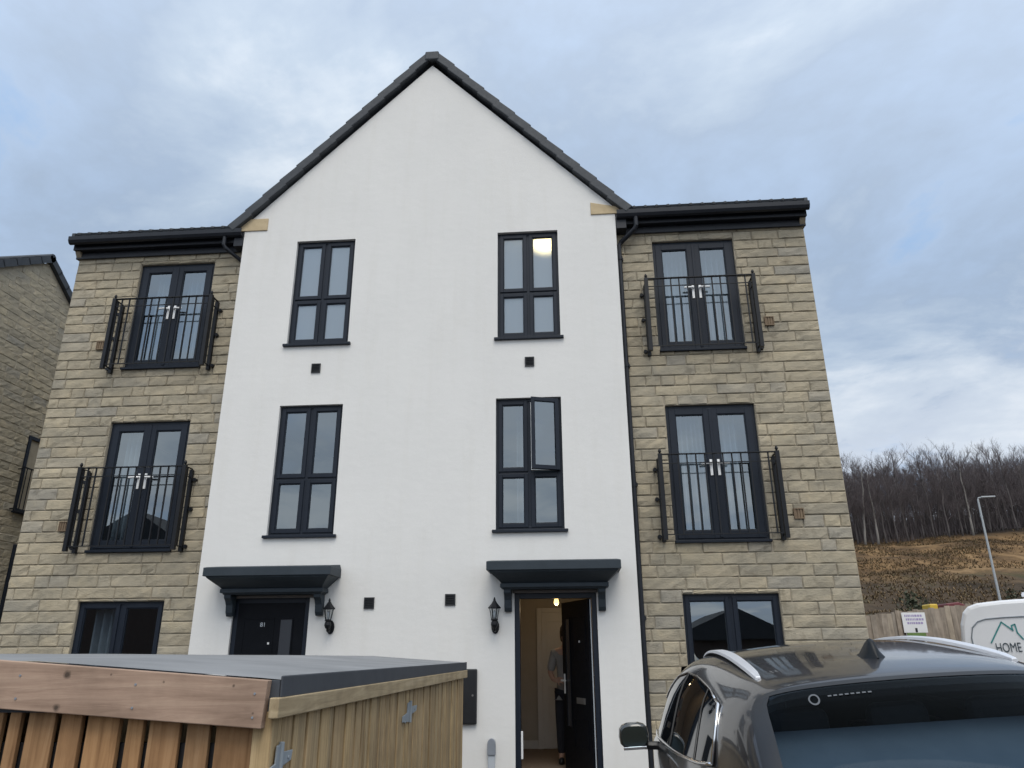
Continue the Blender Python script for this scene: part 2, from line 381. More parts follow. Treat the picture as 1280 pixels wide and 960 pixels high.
def stone_courses(mb, P, x0, x1, z0, z1, holes, rg, course=.152, top=None):
    """pitched-face blocks laid in courses; P(u,z,d) maps to the world, d is outward"""
    z = z0
    while z < z1-.03:
        ch = course*rg.choice((1, 1, 1, .96, 1.05)); zt = min(z+ch, z1)
        a, b = (x0, x1) if top is None else top(z, zt, x0, x1)
        x = a-rg.uniform(0, .3)
        while x < b:
            L = rg.choice((.20, .28, .34, .42, .5, .6))*rg.uniform(.92, 1.08)
            xa, xb = max(x, a), min(x+L, b); x += L
            if b-x < .12: xb = b; x = b
            if xb-xa < .04: continue
            pieces = [(xa, xb, z, zt)]
            for h in holes: pieces = minus(pieces, h)
            tone = rg.random(); pr = rg.uniform(.003, .013)
            for (u0, u1, w0, w1) in pieces:
                g = .0035
                u0 += g; u1 -= g; w0 += g; w1 -= g
                if u1-u0 < .02 or w1-w0 < .015: continue
                nu = max(2, int((u1-u0)/.09)); nw = 2
                vs = []
                e = min(.012, (u1-u0)*.3, (w1-w0)*.3)
                for j in range(nw+3):
                    for i in range(nu+3):
                        uu = u0 if i == 0 else u1 if i == nu+2 else u0+e+(u1-u0-2*e)*(i-1)/nu
                        ww = w0 if j == 0 else w1 if j == nw+2 else w0+e+(w1-w0-2*e)*(j-1)/nw
                        edge = i in (0, nu+2) or j in (0, nw+2)
                        inner = 1 < i < nu+1 and 1 < j < nw+1
                        d = -.004 if edge else pr*(.75 if not inner else 1)+rg.uniform(-.006, .006)
                        if not edge: uu += rg.uniform(-.004, .004); ww += rg.uniform(-.003, .003)
                        vs.append(P(uu, ww, d))
                n = nu+3
                mb.add(vs, [(j*n+i, j*n+i+1, (j+1)*n+i+1, (j+1)*n+i) for j in range(nw+2) for i in range(nu+2)], 0, tone)
        z = zt

H = root('semi_detached_house', (0, 4, -.1), 'tall pair of semi detached houses with white rendered gable between two buff stone wings', 'house')
YS = .2            # stone wings stand back from the white gable
WB = -.6           # wall foot, below the ground
ZE = 7.45
EPS = .003
win = [(-2.0, -1.09, 5.62, 7.37), (1.09, 1.99, 5.60, 7.36), (-2.0, -1.09, 2.86, 4.71), (1.07, 1.97, 2.88, 4.72)]
doors = [(-2.34, -1.33, 0, 2.10), (1.31, 2.34, 0, 2.12)]
fr_doors = [(-4.58, -3.38, 5.43, 7.20), (3.40, 4.59, 5.42, 7.20), (-4.60, -3.40, 2.74, 4.60), (3.40, 4.61, 2.74, 4.61)]
gwin = [(-4.59, -3.39, .86, 2.08), (3.43, 4.63, .86, 2.09)]
W = 2.86
# white rendered gable
mb = MB()
for (a, b, c, d) in (lambda rs: rs)([r for r in [(-W, W, WB, 7.62)]]):
    rects = [(a, b, c, d)]
    for h in win+doors: rects = minus(rects, h)
    for r in rects: mb.quad((r[0], 0, r[2]), (r[1], 0, r[2]), (r[1], 0, r[3]), (r[0], 0, r[3]))
mb.add([(-W, 0, 7.62), (W, 0, 7.62), (2.9, 0, 7.66), (0, 0, 10.62), (-2.9, 0, 7.66)], [(0, 1, 2, 3, 4)])
for x in (-W, W): mb.quad((x, 0, WB), (x, .35, WB), (x, .35, 7.62), (x, 0, 7.62))
for (a, b, c, d) in win+doors:
    y = .142
    mb.quad((a, 0, c), (a, y, c), (a, y, d), (a, 0, d)); mb.quad((b, 0, c), (b, y, c), (b, y, d), (b, 0, d))
    mb.quad((a, 0, d), (b, 0, d), (b, y, d), (a, y, d)); mb.quad((a, 0, c), (b, 0, c), (b, y, c), (a, y, c))
mb.build('rendered_gable_wall', M['render'], H)
# stone wings
for sg in (-1, 1):
    mb = MB(); x0, x1 = (W, 5.64) if sg > 0 else (-5.64, -W)
    hs = [h for h in fr_doors+gwin if h[0]*sg > 0]
    rects = [(x0, x1, WB, ZE+.2)]
    for h in hs: rects = minus(rects, h)
    for r in rects: mb.quad((r[0], YS+.008, r[2]), (r[1], YS+.008, r[2]), (r[1], YS+.012, r[3]), (r[0], YS+.012, r[3]), 1)
    for (a, b, c, d) in hs:
        y, q = YS+.148, YS+.012
        for p in (((a, q, c), (a, y, c), (a, y, d), (a, q, d)), ((b, q, c), (b, y, c), (b, y, d), (b, q, d)), ((a, q, d), (b, q, d), (b, y, d), (a, y, d)), ((a, q, c), (b, q, c), (b, y, c), (a, y, c))): mb.quad(*p, 1)
    stone_courses(mb, lambda u, z, d: (u, YS-d, z), x0, x1, WB, ZE, hs, rng)
    # gable end of the wing
    xe = sg*5.64
    mb.add([(xe-sg*.012, YS, WB), (xe-sg*.012, 8.8, WB), (xe-sg*.012, 8.8, 7.5), (xe-sg*.012, 4.5, 9.95), (xe-sg*.012, YS, 7.5)], [(0, 1, 2, 3, 4)], 1)
    stone_courses(mb, lambda u, z, d: (xe+sg*(d-.012), u, z), YS, 8.8, WB, 9.9, [], rng,
                  top=lambda za, zb, a, b: (a, b) if zb < 7.4 else (YS+(zb-7.4)/.6, 8.8-(zb-7.4)/.6))
    mb.build('stone_wing_wall', [M['stone'], M['mortar_dark']], H)
mb = MB(); mb.box(-5.6, 5.6, 8.7, 8.8, WB, 7.5); mb.build('rear_wall', M['mortar'], H)

# ------------------------------------------------------------------ roofs
def verge(sg):
    """chain of stepped dry-verge caps up one slope of the white gable"""
    mb = MB(); a = Vector((sg*3.02, 0, 7.585)); b = Vector((sg*.04, 0, 10.725)); n = 12
    d = (b-a)/n; L = d.length; du = d.normalized(); nu = Vector((-du.z, 0, du.x)) if sg < 0 else Vector((du.z, 0, -du.x))
    if nu.z < 0: nu = -nu
    for k in range(n):
        c = a+d*(k+.5)
        tilt = .055
        ax = (du-nu*tilt).normalized()*(L*.535); az = nu*.068
        mb.obox(c+nu*.046+Vector((0, .01, 0)), ax, Vector((0, .10, 0)), az)
    return mb
for sg in (-1, 1): verge(sg).build('verge_tiles', M['tile'], H, bevel=.012)
mb = MB()
def slope_sheet(mb, p, u, v, nu, nv, lift=.02, th=.012):
    """courses of lapped flat tiles; p corner at the eaves, u along, v up the slope"""
    p, u, v = Vector(p), Vector(u), Vector(v); nrm = u.cross(v).normalized()
    if nrm.z < 0: nrm = -nrm
    for j in range(nv):
        for i in range(nu):
            off = 0 if j % 2 == 0 else .5
            a0 = max(0, (i-off)/nu); a1 = min(1, (i+1-off)/nu)-.012/nu
            a = p+u*a0+v*(j/nv); b = p+u*a1+v*(j/nv); c = b+v*(1.06/nv); d = a+v*(1.06/nv)
            mb.add([a+nrm*lift, b+nrm*lift, c+nrm*.002, d+nrm*.002, a+nrm*(lift-th), b+nrm*(lift-th)], [(0, 1, 2, 3), (0, 1, 5, 4)])
for sg in (-1, 1):
    slope_sheet(mb, (sg*3.0, .02, 7.64), (0, 8.7, 0), (-sg*3.0, 0, 3.16), 26, 12)
mb.build('gable_roof', M['tile'], H)
mb = MB(); mb.tube([(0, -.10, 10.745), (0, 8.8, 10.745)], .080, 8); mb.obox((0, -.075, 10.745), (.115, 0, 0), (0, .03, 0), (0, 0, .085)); mb.build('ridge_tile', M['tile'], H, bevel=.02)
for sg in (-1, 1):
    mb = MB(); xa, xb = sg*2.9, sg*5.655
    slope_sheet(mb, (min(xa, xb), YS-.20, 7.655), (2.76, 0, 0), (0, 4.5, 2.42), 10, 13, lift=.045, th=.045)
    mb.quad((xa, YS-.21, 7.60), (xb, YS-.21, 7.60), (xb, 4.5, 10.05), (xa, 4.5, 10.05)); mb.quad((xa, YS-.20, 7.60), (xb, YS-.20, 7.60), (xb, YS-.20, 7.69), (xa, YS-.20, 7.69))
    slope_sheet(mb, (min(xa, xb), 9.0, 7.66), (2.76, 0, 0), (0, -4.5, 2.42), 10, 13)
    mb.tube([(xa, 4.5, 10.12), (xb, 4.5, 10.12)], .08, 8)
    ev = MB()          # rolled ends of the eaves course
    for q in range(16):
        xx = min(xa, xb)+.08+q*.168; ev.tube([(xx, YS-.215, 7.672), (xx, YS+.25, 7.672+.465*2.42/4.5)], .034, 8)
    ev.build('eaves_course', M['tile'], H, smooth=True)
    # verge strip closing the outer edge of the wing roof
    mb.prism([(YS-.22, 7.70), (4.5, 10.14), (9.02, 7.70), (9.02, 7.52), (4.5, 9.96), (YS-.22, 7.52)], lambda u, v, w: (w, u, v), xb-.02*sg, xb+.03*sg)
    mb.build('wing_roof', M['tile'], H)
    # soffit + fascia + gutter
    lo, hi = sorted((sg*2.87, sg*5.665))
    f = MB(); f.box(lo, hi, YS-.13, YS+.02, 7.44, 7.47); f.box(lo, hi, YS-.15, YS-.13, 7.435, 7.62); f.box(lo, hi, YS-.05, YS-.022, 7.33, 7.44)
    f.build('fascia', M['gutter'], H, bevel=.004)
    g = MB(); prof = [(-.0, .0), (-.008, -.06), (-.035, -.10), (-.07, -.115), (-.105, -.10), (-.128, -.06), (-.132, .004), (-.124, .004), (-.118, -.055), (-.07, -.10), (-.02, -.06), (-.01, 0)]
    g.prism(prof, lambda u, v, w: (w, YS-.152+u, 7.605+v), lo+.01 if sg > 0 else lo-.02, hi+.02 if sg > 0 else hi-.01)
    gut = g.build('gutter', M['gutter'], H)
    # boxed eaves closing the valley beside the white gable
    e = MB(); lo2, hi2 = sorted((sg*2.868, sg*3.02)); e.box(lo2, hi2, .0, .3, 7.34, 7.70); e.build('eaves_box', M['gutter'], H, bevel=.006)
    # outlet, swan neck, downpipe
    px = sg*2.90; py = .125
    d = MB(); gx0 = sg*3.16
    d.tube([(gx0, YS-.22, 7.52), (gx0, YS-.22, 7.36), (gx0-sg*.03, YS-.20, 7.31), (px+sg*.03, py+.01, 7.17), (px, py, 7.12), (px, py, 6.9)], .036, 12)
    d.tube([(px, py, 7.0), (px, py, -.3)], .034, 12)
    for zz in (6.9, 5.2, 3.5, 1.8): d.tube([(px, py, zz-.03), (px, py, zz+.03)], .043, 12); d.box(px-.055, px+.055, py+.02, YS, zz-.02, zz+.02)
    if sg > 0: d.build('downpipe', M['gutter'], H, smooth=False)
    else:
        d2 = MB(); d2.tube([(gx0, YS-.22, 7.52), (gx0, YS-.22, 7.36), (gx0+.03, YS-.20, 7.31), (-2.93, py+.05, 7.17), (-2.9, .16, 7.12), (-2.9, .16, -.3)], .03, 12); d2.build('downpipe', M['gutter'], H)
    # kneeler stones
    k = MB(); lo3, hi3 = sorted((sg*2.50, sg*2.93)); k.prism([(lo3, 7.59), (hi3, 7.59), (hi3, 7.70 if sg > 0 else 7.80), (lo3, 7.80 if sg > 0 else 7.80)], lambda u, v, w: (u, w, v), -.018, .2)
    k.build('kneeler_stone', M['kneeler'], H, bevel=.006)
    k = MB(); lo4, hi4 = sorted((sg*5.575, sg*5.66)); k.prism([(YS+.05, 7.33), (YS-.03, 7.33), (YS-.10, 7.42), (YS-.12, 7.50), (YS+.05, 7.50)], lambda u, v, w: (w, u, v), lo4, hi4)
    k.build('corbel_stone', M['corbel'], H, bevel=.008)

# ------------------------------------------------------------------ windows
def ring(mb, x0, x1, z0, z1, w, y0, y1, wt=None, wb=None):
    wt = wt or w; wb = wb or w
    mb.box(x0, x0+w, y0, y1, z0, z1); mb.box(x1-w, x1, y0, y1, z0, z1)
    mb.box(x0+w, x1-w, y0, y1, z1-wt, z1); mb.box(x0+w, x1-w, y0, y1, z0, z0+wb)
def pane(x0, x1, z0, z1, y, par, mat='glass'):
    b = MB(); b.quad((x0, y, z0), (x1, y, z0), (x1, y, z1), (x0, y, z1)); return b.build('pane', M[mat], par, fix=False)
def beads(mb, x0, x1, z0, z1, y0, y1, w=.016):
    ring(mb, x0-w, x1+w, z0-w, z1+w, w, y0, y1)
def four_light_window(r, Y, open_sash=False, mat='glass'):
    x0, x1, z0, z1 = r; y = Y+.055
    mb = MB(); f = .042
    ring(mb, x0-.008, x1+.008, z0+.03, z1+.008, f+.008, y, y+.07)
    xm = (x0+x1)/2; zt = z0+(z1-z0)*.433
    mb.box(xm-.027, xm+.027, y+.002, y+.068, z0+.07, z1-.045); mb.box(x0+f, x1-f, y+.004, y+.066, zt-.022, zt+.022)
    glass = []
    cells = [(x0+f, xm-.027, z0+.03+f, zt-.022), (xm+.027, x1-f, z0+.03+f, zt-.022), (x0+f, xm-.027, zt+.022, z1-f), (xm+.027, x1-f, zt+.022, z1-f)]
    opened = None
    for k, (a, b, c, d) in enumerate(cells):
        if open_sash and k == 3: opened = (a, b, c, d); continue
        ring(mb, a-.008, b+.008, c-.008, d+.008, .05, y-.013, y+.05)
        glass.append((a+.044, b-.044, c+.044, d-.044))
        beads(mb, a+.054, b-.054, c+.054, d-.054, y-.004, y+.03, .012)
    o = mb.build('window', M['frame'], H, bevel=.004)
    for (a, b, c, d) in glass: pane(a, b, c, d, y+.016, o, mat)
    s = MB(); s.box(x0-.045, x1+.045, Y-.045, Y+.12, z0-.01, z0+.028); s.build('sill', M['frame'], o, bevel=.005)
    if opened:
        a, b, c, d = opened; hx, hy = b+.006, y-.014; ang = R(19)
        T = lambda u, v, w: (hx-(u)*math.cos(ang)+v*math.sin(ang)*0, hy-u*math.sin(ang)+v, w)
        Wd = b-a+.014; t = MB()
        for (u0, u1, q0, q1) in ((0, .055, c-.01, d+.01), (Wd-.055, Wd, c-.01, d+.01), (.055, Wd-.055, d-.045, d+.01), (.055, Wd-.055, c-.01, c+.045)):
            vs = [T(u, v, w) for w in (q0, q1) for u, v in ((u0, -.055), (u1, -.055), (u1, 0), (u0, 0))]
            t.add(vs, [(3, 2, 1, 0), (4, 5, 6, 7), (0, 1, 5, 4), (1, 2, 6, 5), (2, 3, 7, 6), (3, 0, 4, 7)])
        so = t.build('open_sash', M['frame'], o, bevel=.003)
        so['label'] = 'top right sash standing slightly open'
        g = MB(); g.quad(T(.05, -.03, c+.04), T(Wd-.05, -.03, c+.04), T(Wd-.05, -.03, d-.04), T(.05, -.03, d-.04)); g.build('pane', M['glass'], o)
        st = MB(); st.obox((xm+.15, y-.035, c+.004), (.12, .012, 0), (0, .008, 0), (0, 0, .006)); st.box(xm+.026, xm+.031, y-.01, y+.03, c+.01, d-.01); st.build('stay_and_gap_shine', M['steel'], o)  # bright stay arm and upright strip added to imitate light in the sash gap
    return o
four_light_window(win[0], 0, mat='frosted'); four_light_window(win[1], 0, mat='frosted'); four_light_window(win[2], 0); four_light_window(win[3], 0, True)

def two_light_window(r):
    x0, x1, z0, z1 = r; y = YS+.05; mb = MB(); f = .04
    ring(mb, x0-.008, x1+.008, z0+.03, z1+.008, f+.008, y, y+.07)
    xm = (x0+x1)/2; mb.box(xm-.03, xm+.03, y+.002, y+.068, z0+.07, z1-f)
    gl = []
    for a, b in ((x0+f, xm-.03), (xm+.03, x1-f)):
        c, d = z0+.03+f, z1-f
        ring(mb, a-.008, b+.008, c-.008, d+.008, .05, y-.013, y+.05); gl.append((a+.044, b-.044, c+.044, d-.044))
        beads(mb, a+.054, b-.054, c+.054, d-.054, y-.004, y+.03, .012)
    o = mb.build('window', M['frame'], H, bevel=.004)
    for g in gl: pane(*g, y+.016, o)
    s = MB(); s.box(x0-.03, x1+.03, YS-.05, YS+.12, z0-.01, z0+.028); s.build('sill', M['frame'], o, bevel=.005)
for r in gwin: two_light_window(r)

def french_doors(r):
    x0, x1, z0, z1 = r; y = YS+.05; mb = MB(); f = .05
    ring(mb, x0-.008, x1+.008, z0+.02, z1+.008, f+.008, y, y+.07)
    xm = (x0+x1)/2; gl = []
    for a, b in ((x0+f-.006, xm-.004), (xm+.004, x1-f+.006)):
        c, d = z0+.05, z1-f+.006
        ring(mb, a, b, c, d, .088, y-.013, y+.055, .085, .10); gl.append((a+.083, b-.083, c+.095, d-.08))
        beads(mb, a+.101, b-.101, c+.113, d-.098, y-.004, y+.03, .013)
    mb.box(xm-.02, xm+.02, y-.022, y-.012, z0+.06, z1-f)
    mb.box(x0-.01, x1+.01, YS-.045, YS+.1, z0-.015, z0+.02)
    o = mb.build('french_doors', M['frame'], H, bevel=.004)
    for g in gl: pane(*g, y+.016, o)
    zh = z1-.45*(z1-z0)-.02
    for s in (-1, 1):
        h = MB(); xx = xm+s*.05
        h.box(xx-.017, xx+.017, y-.026, y-.013, zh-.13, zh+.09)
        h.tube([(xx, y-.02, zh+.03), (xx, y-.06, zh+.03), (xx+s*.02, y-.068, zh+.03), (xx+s*.135, y-.068, zh+.025)], .015, 8)
        h.build('handle', M['steel'], o, bevel=.002)
for r in fr_doors: french_doors(r)

# juliet balconies
def juliet(r, zt, zb):
    x0, x1 = r[0]-.03, r[1]+.03
    a, b = (x0+x1)/2-.755, (x0+x1)/2+.755; yf = YS-.24
    mb = MB()
    mb.box(a, b, yf-.02, yf+.02, zt-.012, zt); mb.box(a, b, yf-.006, yf+.006, zt-.135, zt-.123); mb.box(a, b, yf-.008, yf+.008, zb+.06, zb+.072)
    n = 13
    for k in range(1, n):
        x = a+(b-a)*k/n; mb.box(x-.0085, x+.0085, yf-.0085, yf+.0085, zb+.072, zt-.012)
    o = mb.build('juliet_balcony', M['iron'], H)
    for x, s in ((a, -1), (b, 1)):
        p = MB(); p.box(x-.026, x+.026, yf-.026, yf+.026, zb, zt+.005)
        p.box(x-.024, x+.024, YS-.063, YS-.013, zb, zt-.02)
        p.box(x-.012, x+.012, yf, YS-.03, zt-.012, zt-.002); p.box(x-.006, x+.006, yf, YS-.03, zt-.135, zt-.123); p.box(x-.008, x+.008, yf, YS-.03, zb+.06, zb+.072)
        p.box(x-.0085, x+.0085, yf+.075, yf+.092, zb+.07, zt-.01)
        for zz in (zt-.16, (zt+zb)/2, zb+.07):
            p.tube([(x, YS-.03, zz), (x+s*.055, YS-.03, zz)], .012, 8); p.tube([(x+s*.055, YS-.05, zz), (x+s*.055, YS+.02, zz)], .026, 10)
        p.build('side_panel', M['iron'], o)
        q = MB(); q.lathe([(.004, 0), (.012, .012), (.022, .03), (.018, .05), (.006, .07)], (x, yf, zt+.004), 10); q.build('finial', M['iron'], o, smooth=True)
juliet(fr_doors[0], 6.49, 5.36); juliet(fr_doors[1], 6.46, 5.34); juliet(fr_doors[2], 3.87, 2.72); juliet(fr_doors[3], 3.86, 2.74)

# vents
for x, z in ((-1.525, 5.26), (1.545, 5.25), (-.55, 2.01), (.495, 2.04)):
    mb = MB(); ring(mb, x-.066, x+.066, z-.07, z+.07, .014, -.018, .006); mb.box(x-.052, x+.052, -.006, .006, z-.056, z+.056)
    for k in range(5): mb.obox((x, -.009, z-.043+k*.021), (.052, 0, 0), (0, .006, .004), (0, -.0012, .002))
    mb.build('air_vent', M['black'], H)
for x, z in ((-4.98, 5.83), (4.955, 5.82), (-5.0, 3.095), (5.0, 3.08)):
    mb = MB(); ring(mb, x-.065, x+.065, z-.068, z+.068, .012, YS-.034, YS)
    for i in range(3):
        mb.box(x-.05+i*.034, x-.03+i*.034, YS-.028, YS, z-.055, z+.055)
    mb.box(x-.053, x+.053, YS-.018, YS, z-.056, z+.056); mb.build('air_brick', M['airbrick'], H)

# ------------------------------------------------------------------ front doors
def door_frame(r, nm):
    x0, x1, z0, z1 = r; mb = MB(); mb.box(x0+EPS, x0+.065, .03, .12, z0, z1-EPS); mb.box(x1-.065, x1-EPS, .03, .12, z0, z1-EPS); mb.box(x0+.065, x1-.065, .03, .12, z1-.075, z1-EPS)
    mb.box(x0+.065, x1-.065, .02, .14, z0-.03, z0+.012); mb.box(x0, x1, .0, .02, -.5, -.01)
    return mb.build(nm, M['frame'], H, bevel=.004)
LF = door_frame(doors[0], 'door_frame'); RF = door_frame(doors[1], 'door_frame')
def leaf(parent, fn, width, hinge_right, number=None):
    """front door leaf: fn(u,v,w) maps u from the hinge edge, v outward, w height"""
    mb = MB(); Z0, Z1 = .02, 2.04
    def bx(m, u0, u1, v0, v1, w0, w1):
        vs = [fn(u, v, w) for w in (w0, w1) for u, v in ((u0, v0), (u1, v0), (u1, v1), (u0, v1))]
        m.add(vs, [(3, 2, 1, 0), (4, 5, 6, 7), (0, 1, 5, 4), (1, 2, 6, 5), (2, 3, 7, 6), (3, 0, 4, 7)])
    bx(mb, 0, width, 0, .044, Z0, Z1)
    gu = width*.70 if not number else width*.22     # narrow glazed strip
    g0, g1 = (gu, gu+.13) if not number else (gu-.04, gu+.11)
    for a, b, c, d in ((g0-.02, g1+.02, 1.82, 1.84), (g0-.02, g1+.02, .50, .52), (g0-.02, g0, .52, 1.82), (g1, g1+.02, .52, 1.82)): bx(mb, a, b, .044, .054, c, d)
    for c, d in ((1.30, 1.84), (.30, .62)):
        a, b = (g1+.08, width-.09) if g1 < width*.6 else (.10, g0-.09)
        for e in ((a, b, c, c+.012), (a, b, d-.012, d), (a, a+.012, c, d), (b-.012, b, c, d)): bx(mb, e[0], e[1], .044, .049, e[2], e[3])
    o = mb.build('door', M['door'], parent, bevel=.002) if False else mb.build('door', M['door'], H, bevel=.002)
    g = MB(); bx(g, g0, g1, .044, .047, .52, 1.82); g.build('glazed_strip', M['glass_dark'], o)
    l = MB(); lu = (width*.5) if number else .30
    bx(l, lu-.13, lu+.13, .044, .053, .80, .87); bx(l, lu-.11, lu+.11, .053, .056, .818, .852); l.build('letter_plate', M['steel2'], o)
    h = MB(); hu = width-.06
    bx(h, hu-.018, hu+.018, .044, .052, .90, 1.14); bx(h, hu-.13, hu+.012, .085, .098, 1.05, 1.072); bx(h, hu-.010, hu+.010, .05, .09, 1.05, 1.07); h.build('handle', M['steel'], o)
    sp = MB(); bx(sp, lu-.012, lu+.012, .044, .05, 1.52, 1.545); sp.build('spyhole', M['steel'], o)
    return o, lu
m, nt, b = new_mat('obscured_dark_glass'); b.inputs['Base Color'].default_value = (.030, .034, .042, 1); b.inputs['Roughness'].default_value = .22; M['glass_dark'] = m
M['steel2'] = simple('dull_letter_plate', (.30, .29, .28), (.26, .25, .24), .45, .8)
wd = .88
x1h = doors[0][1]-.067
LD, lu = leaf(LF, lambda u, v, w: (x1h-u, .075-v, w), wd, True, number=True)
# number on the closed door
cu_ = bpy.data.curves.new('door_number', 'FONT'); cu_.body = '81'; cu_.size = .075; cu_.extrude = .003; cu_.align_x = 'CENTER'
to = bpy.data.objects.new('door_number', cu_); COL.objects.link(to); to.rotation_euler = (R(90), 0, 0); to.location = (-1.93, .028, 1.735)
bpy.context.view_layer.update()
def text_to_mesh(to, name, mat, parent):
    dg = bpy.context.evaluated_depsgraph_get(); me = bpy.data.meshes.new_from_object(to.evaluated_get(dg)); me.transform(to.matrix_world)
    bpy.data.objects.remove(to); o = bpy.data.objects.new(name, me); COL.objects.link(o); me.materials.clear(); me.materials.append(mat)
    if parent: o.parent = parent; o.matrix_parent_inverse = parent.matrix_world.inverted()
    return o
text_to_mesh(to, 'door_number', M['palegrey'], LD)
hx, hy = doors[1][1]-.072, .10; an = R(67)
RD, _ = leaf(RF, lambda u, v, w: (hx-u*math.cos(an)-v*math.sin(an), hy+u*math.sin(an)-v*math.cos(an), w), wd, True)
RD['label'] = 'dark front door standing open into the hallway'
ws = MB(); ws.box(hx-.016, hx-.004, .06, .085, .02, 2.03); ws.build('weather_strip', M['palegrey'], RF)
kp = MB(); kp.box(doors[1][0]+.066, doors[1][0]+.09, .035, .055, .22, .52); kp.build('keep_plate', M['steel'], RF, bevel=.003)

# canopies
def canopy(cx, zt):
    mb = MB()
    lv = [(0, .80, -.40), (-.012, .82, -.45), (-.115, .82, -.45), (-.118, .79, -.425), (-.135, .78, -.42), (-.175, .735, -.36), (-.225, .68, -.27), (-.255, .655, -.22), (-.258, .67, -.235), (-.305, .67, -.235), (-.308, .645, -.21), (-.325, .64, -.20)]
    vs = []
    for dz, hx_, yf in lv: vs += [(cx-hx_, -.002, zt+dz+(.05 if dz == 0 else 0)), (cx-hx_, yf, zt+dz), (cx+hx_, yf, zt+dz), (cx+hx_, -.002, zt+dz+(.05 if dz == 0 else 0))]
    fs = [(i*4+k, i*4+k+1, (i+1)*4+k+1, (i+1)*4+k) for i in range(len(lv)-1) for k in range(3)]
    n = (len(lv)-1)*4; fs += [(0, 1, 2, 3), (n+3, n+2, n+1, n)]
    mb.add(vs, fs)
    o = mb.build('door_canopy', M['canopy'], H, bevel=.004)
    for s in (-1, 1):
        b = MB(); x = cx+s*.585; pr = [(-.001, zt-.325), (-.19, zt-.325), (-.185, zt-.365), (-.14, zt-.40), (-.105, zt-.45), (-.09, zt-.54), (-.06, zt-.585), (-.001, zt-.585)]
        b.prism(pr, lambda u, v, w: (w, u, v), x-.045, x+.045); b.build('bracket', M['canopy'], o, bevel=.006)
    t = MB(); t.box(cx-.53, cx+.53, -.03, -.002, zt-.36, zt-.327); t.build('head_trim', M['head'], o)
M['head'] = simple('grey_brown_lintel_trim', (.13, .115, .11), (.16, .14, .13), .7)
canopy(1.82, 2.47); canopy(-1.765, 2.445)

# wall lanterns: things fixed to the wall
def lantern():
    o = root('wall_lantern', (0, 0, 0), 'black coach lantern', 'wall lamp', 'coach lanterns beside the front doors')
    a = MB(); a.lathe([(.055, -.02), (.055, .0), (.05, .012), (.03, .02)], (0, 0, 0), 14)     # turned to the wall below
    back = MB(); back.prism([(.05*math.cos(t*math.pi/8), .085*math.sin(t*math.pi/8)) for t in range(16)], lambda u, v, w: (u, w, v), -.018, 0)
    back.tube([(0, -.015, -.01), (0, -.06, -.05), (0, -.11, -.045), (0, -.125, .0), (0, -.125, .05)], [.014, .016, .018, .02, .024], 10)
    back.lathe([(.012, -.05), (.032, -.03), (.044, 0), (.040, .03), (.022, .055)], (0, -.125, .02), 12)
    back.build('bracket', M['iron'], o, bevel=.003)
    g = MB(); g.lathe([(.034, 0), (.056, .13)], (0, -.125, .085), 6); g.build('lantern_glass', M['lampglass'], o)
    c = MB()
    c.lathe([(.02, 0), (.043, .008), (.045, .02), (.036, .03)], (0, -.125, .062), 6)
    for k in range(6):
        t = 2*math.pi*k/6; c.tube([(.036*math.cos(t), -.125+.036*math.sin(t), .085), (.060*math.cos(t), -.125+.060*math.sin(t), .215)], .0045, 5)
    c.build('cage', M['iron'], o)
    l = MB(); l.lathe([(.078, 0), (.08, .012), (.062, .03), (.035, .062), (.022, .085), (.016, .09), (.014, .11), (.005, .135)], (0, -.125, .212), 6); l.build('lid', M['iron'], o)
    bl = MB(); bl.lathe([(.008, 0), (.012, .03), (.020, .055), (.016, .085), (.004, .1)], (0, -.125, .09), 10); bl.build('lamp_bulb', M['palegrey'], o, smooth=True)
    return o
L1 = lantern(); L1.location = (-1.03, 0, 1.72)
L1['label'] = 'black coach lantern on the white wall beside the closed left front door'
L2 = copy_tree(L1); L2.location = (1.07, 0, 1.71)
L2['label'] = 'black coach lantern on the white wall beside the open right front door'

# black box and grey cable cover on the white wall
mb = MB(); mb.box(.54, .85, -.05, -.002, .60, 1.22); o = mb.build('wall_box', M['black'], None, bevel=.012)
tag(o, 'tall flat black box on the white wall right behind the timber store corner', 'wall box')
kk = MB(); kk.lathe([(.012, 0), (.012, .006)], (0, 0, 0), 10); 
d = MB(); d.tube([(.80, -.05, .92), (.80, -.058, .92)], .012, 10); d.build('lock', M['steel2'], o)
cc = MB(); cc.box(.99, 1.07, -.05, -.001, -.3, .40)
o = cc.build('cable_cover', M['palegrey'], None, bevel=.008); tag(o, 'pale grey cable cover with rounded darker cap beside the open door', 'cable cover')
cp = MB(); cp.prism([(-.048+.0, .27), (.048, .27), (.048, .39)]+[(.048*math.cos(t*math.pi/8), .39+.06*math.sin(t*math.pi/8)) for t in range(1, 8)]+[(-.048, .39)], lambda u, v, w: (1.03+u, w, v), -.062, -.002)
cp.build('cap', M['greyplastic'], o, bevel=.006)

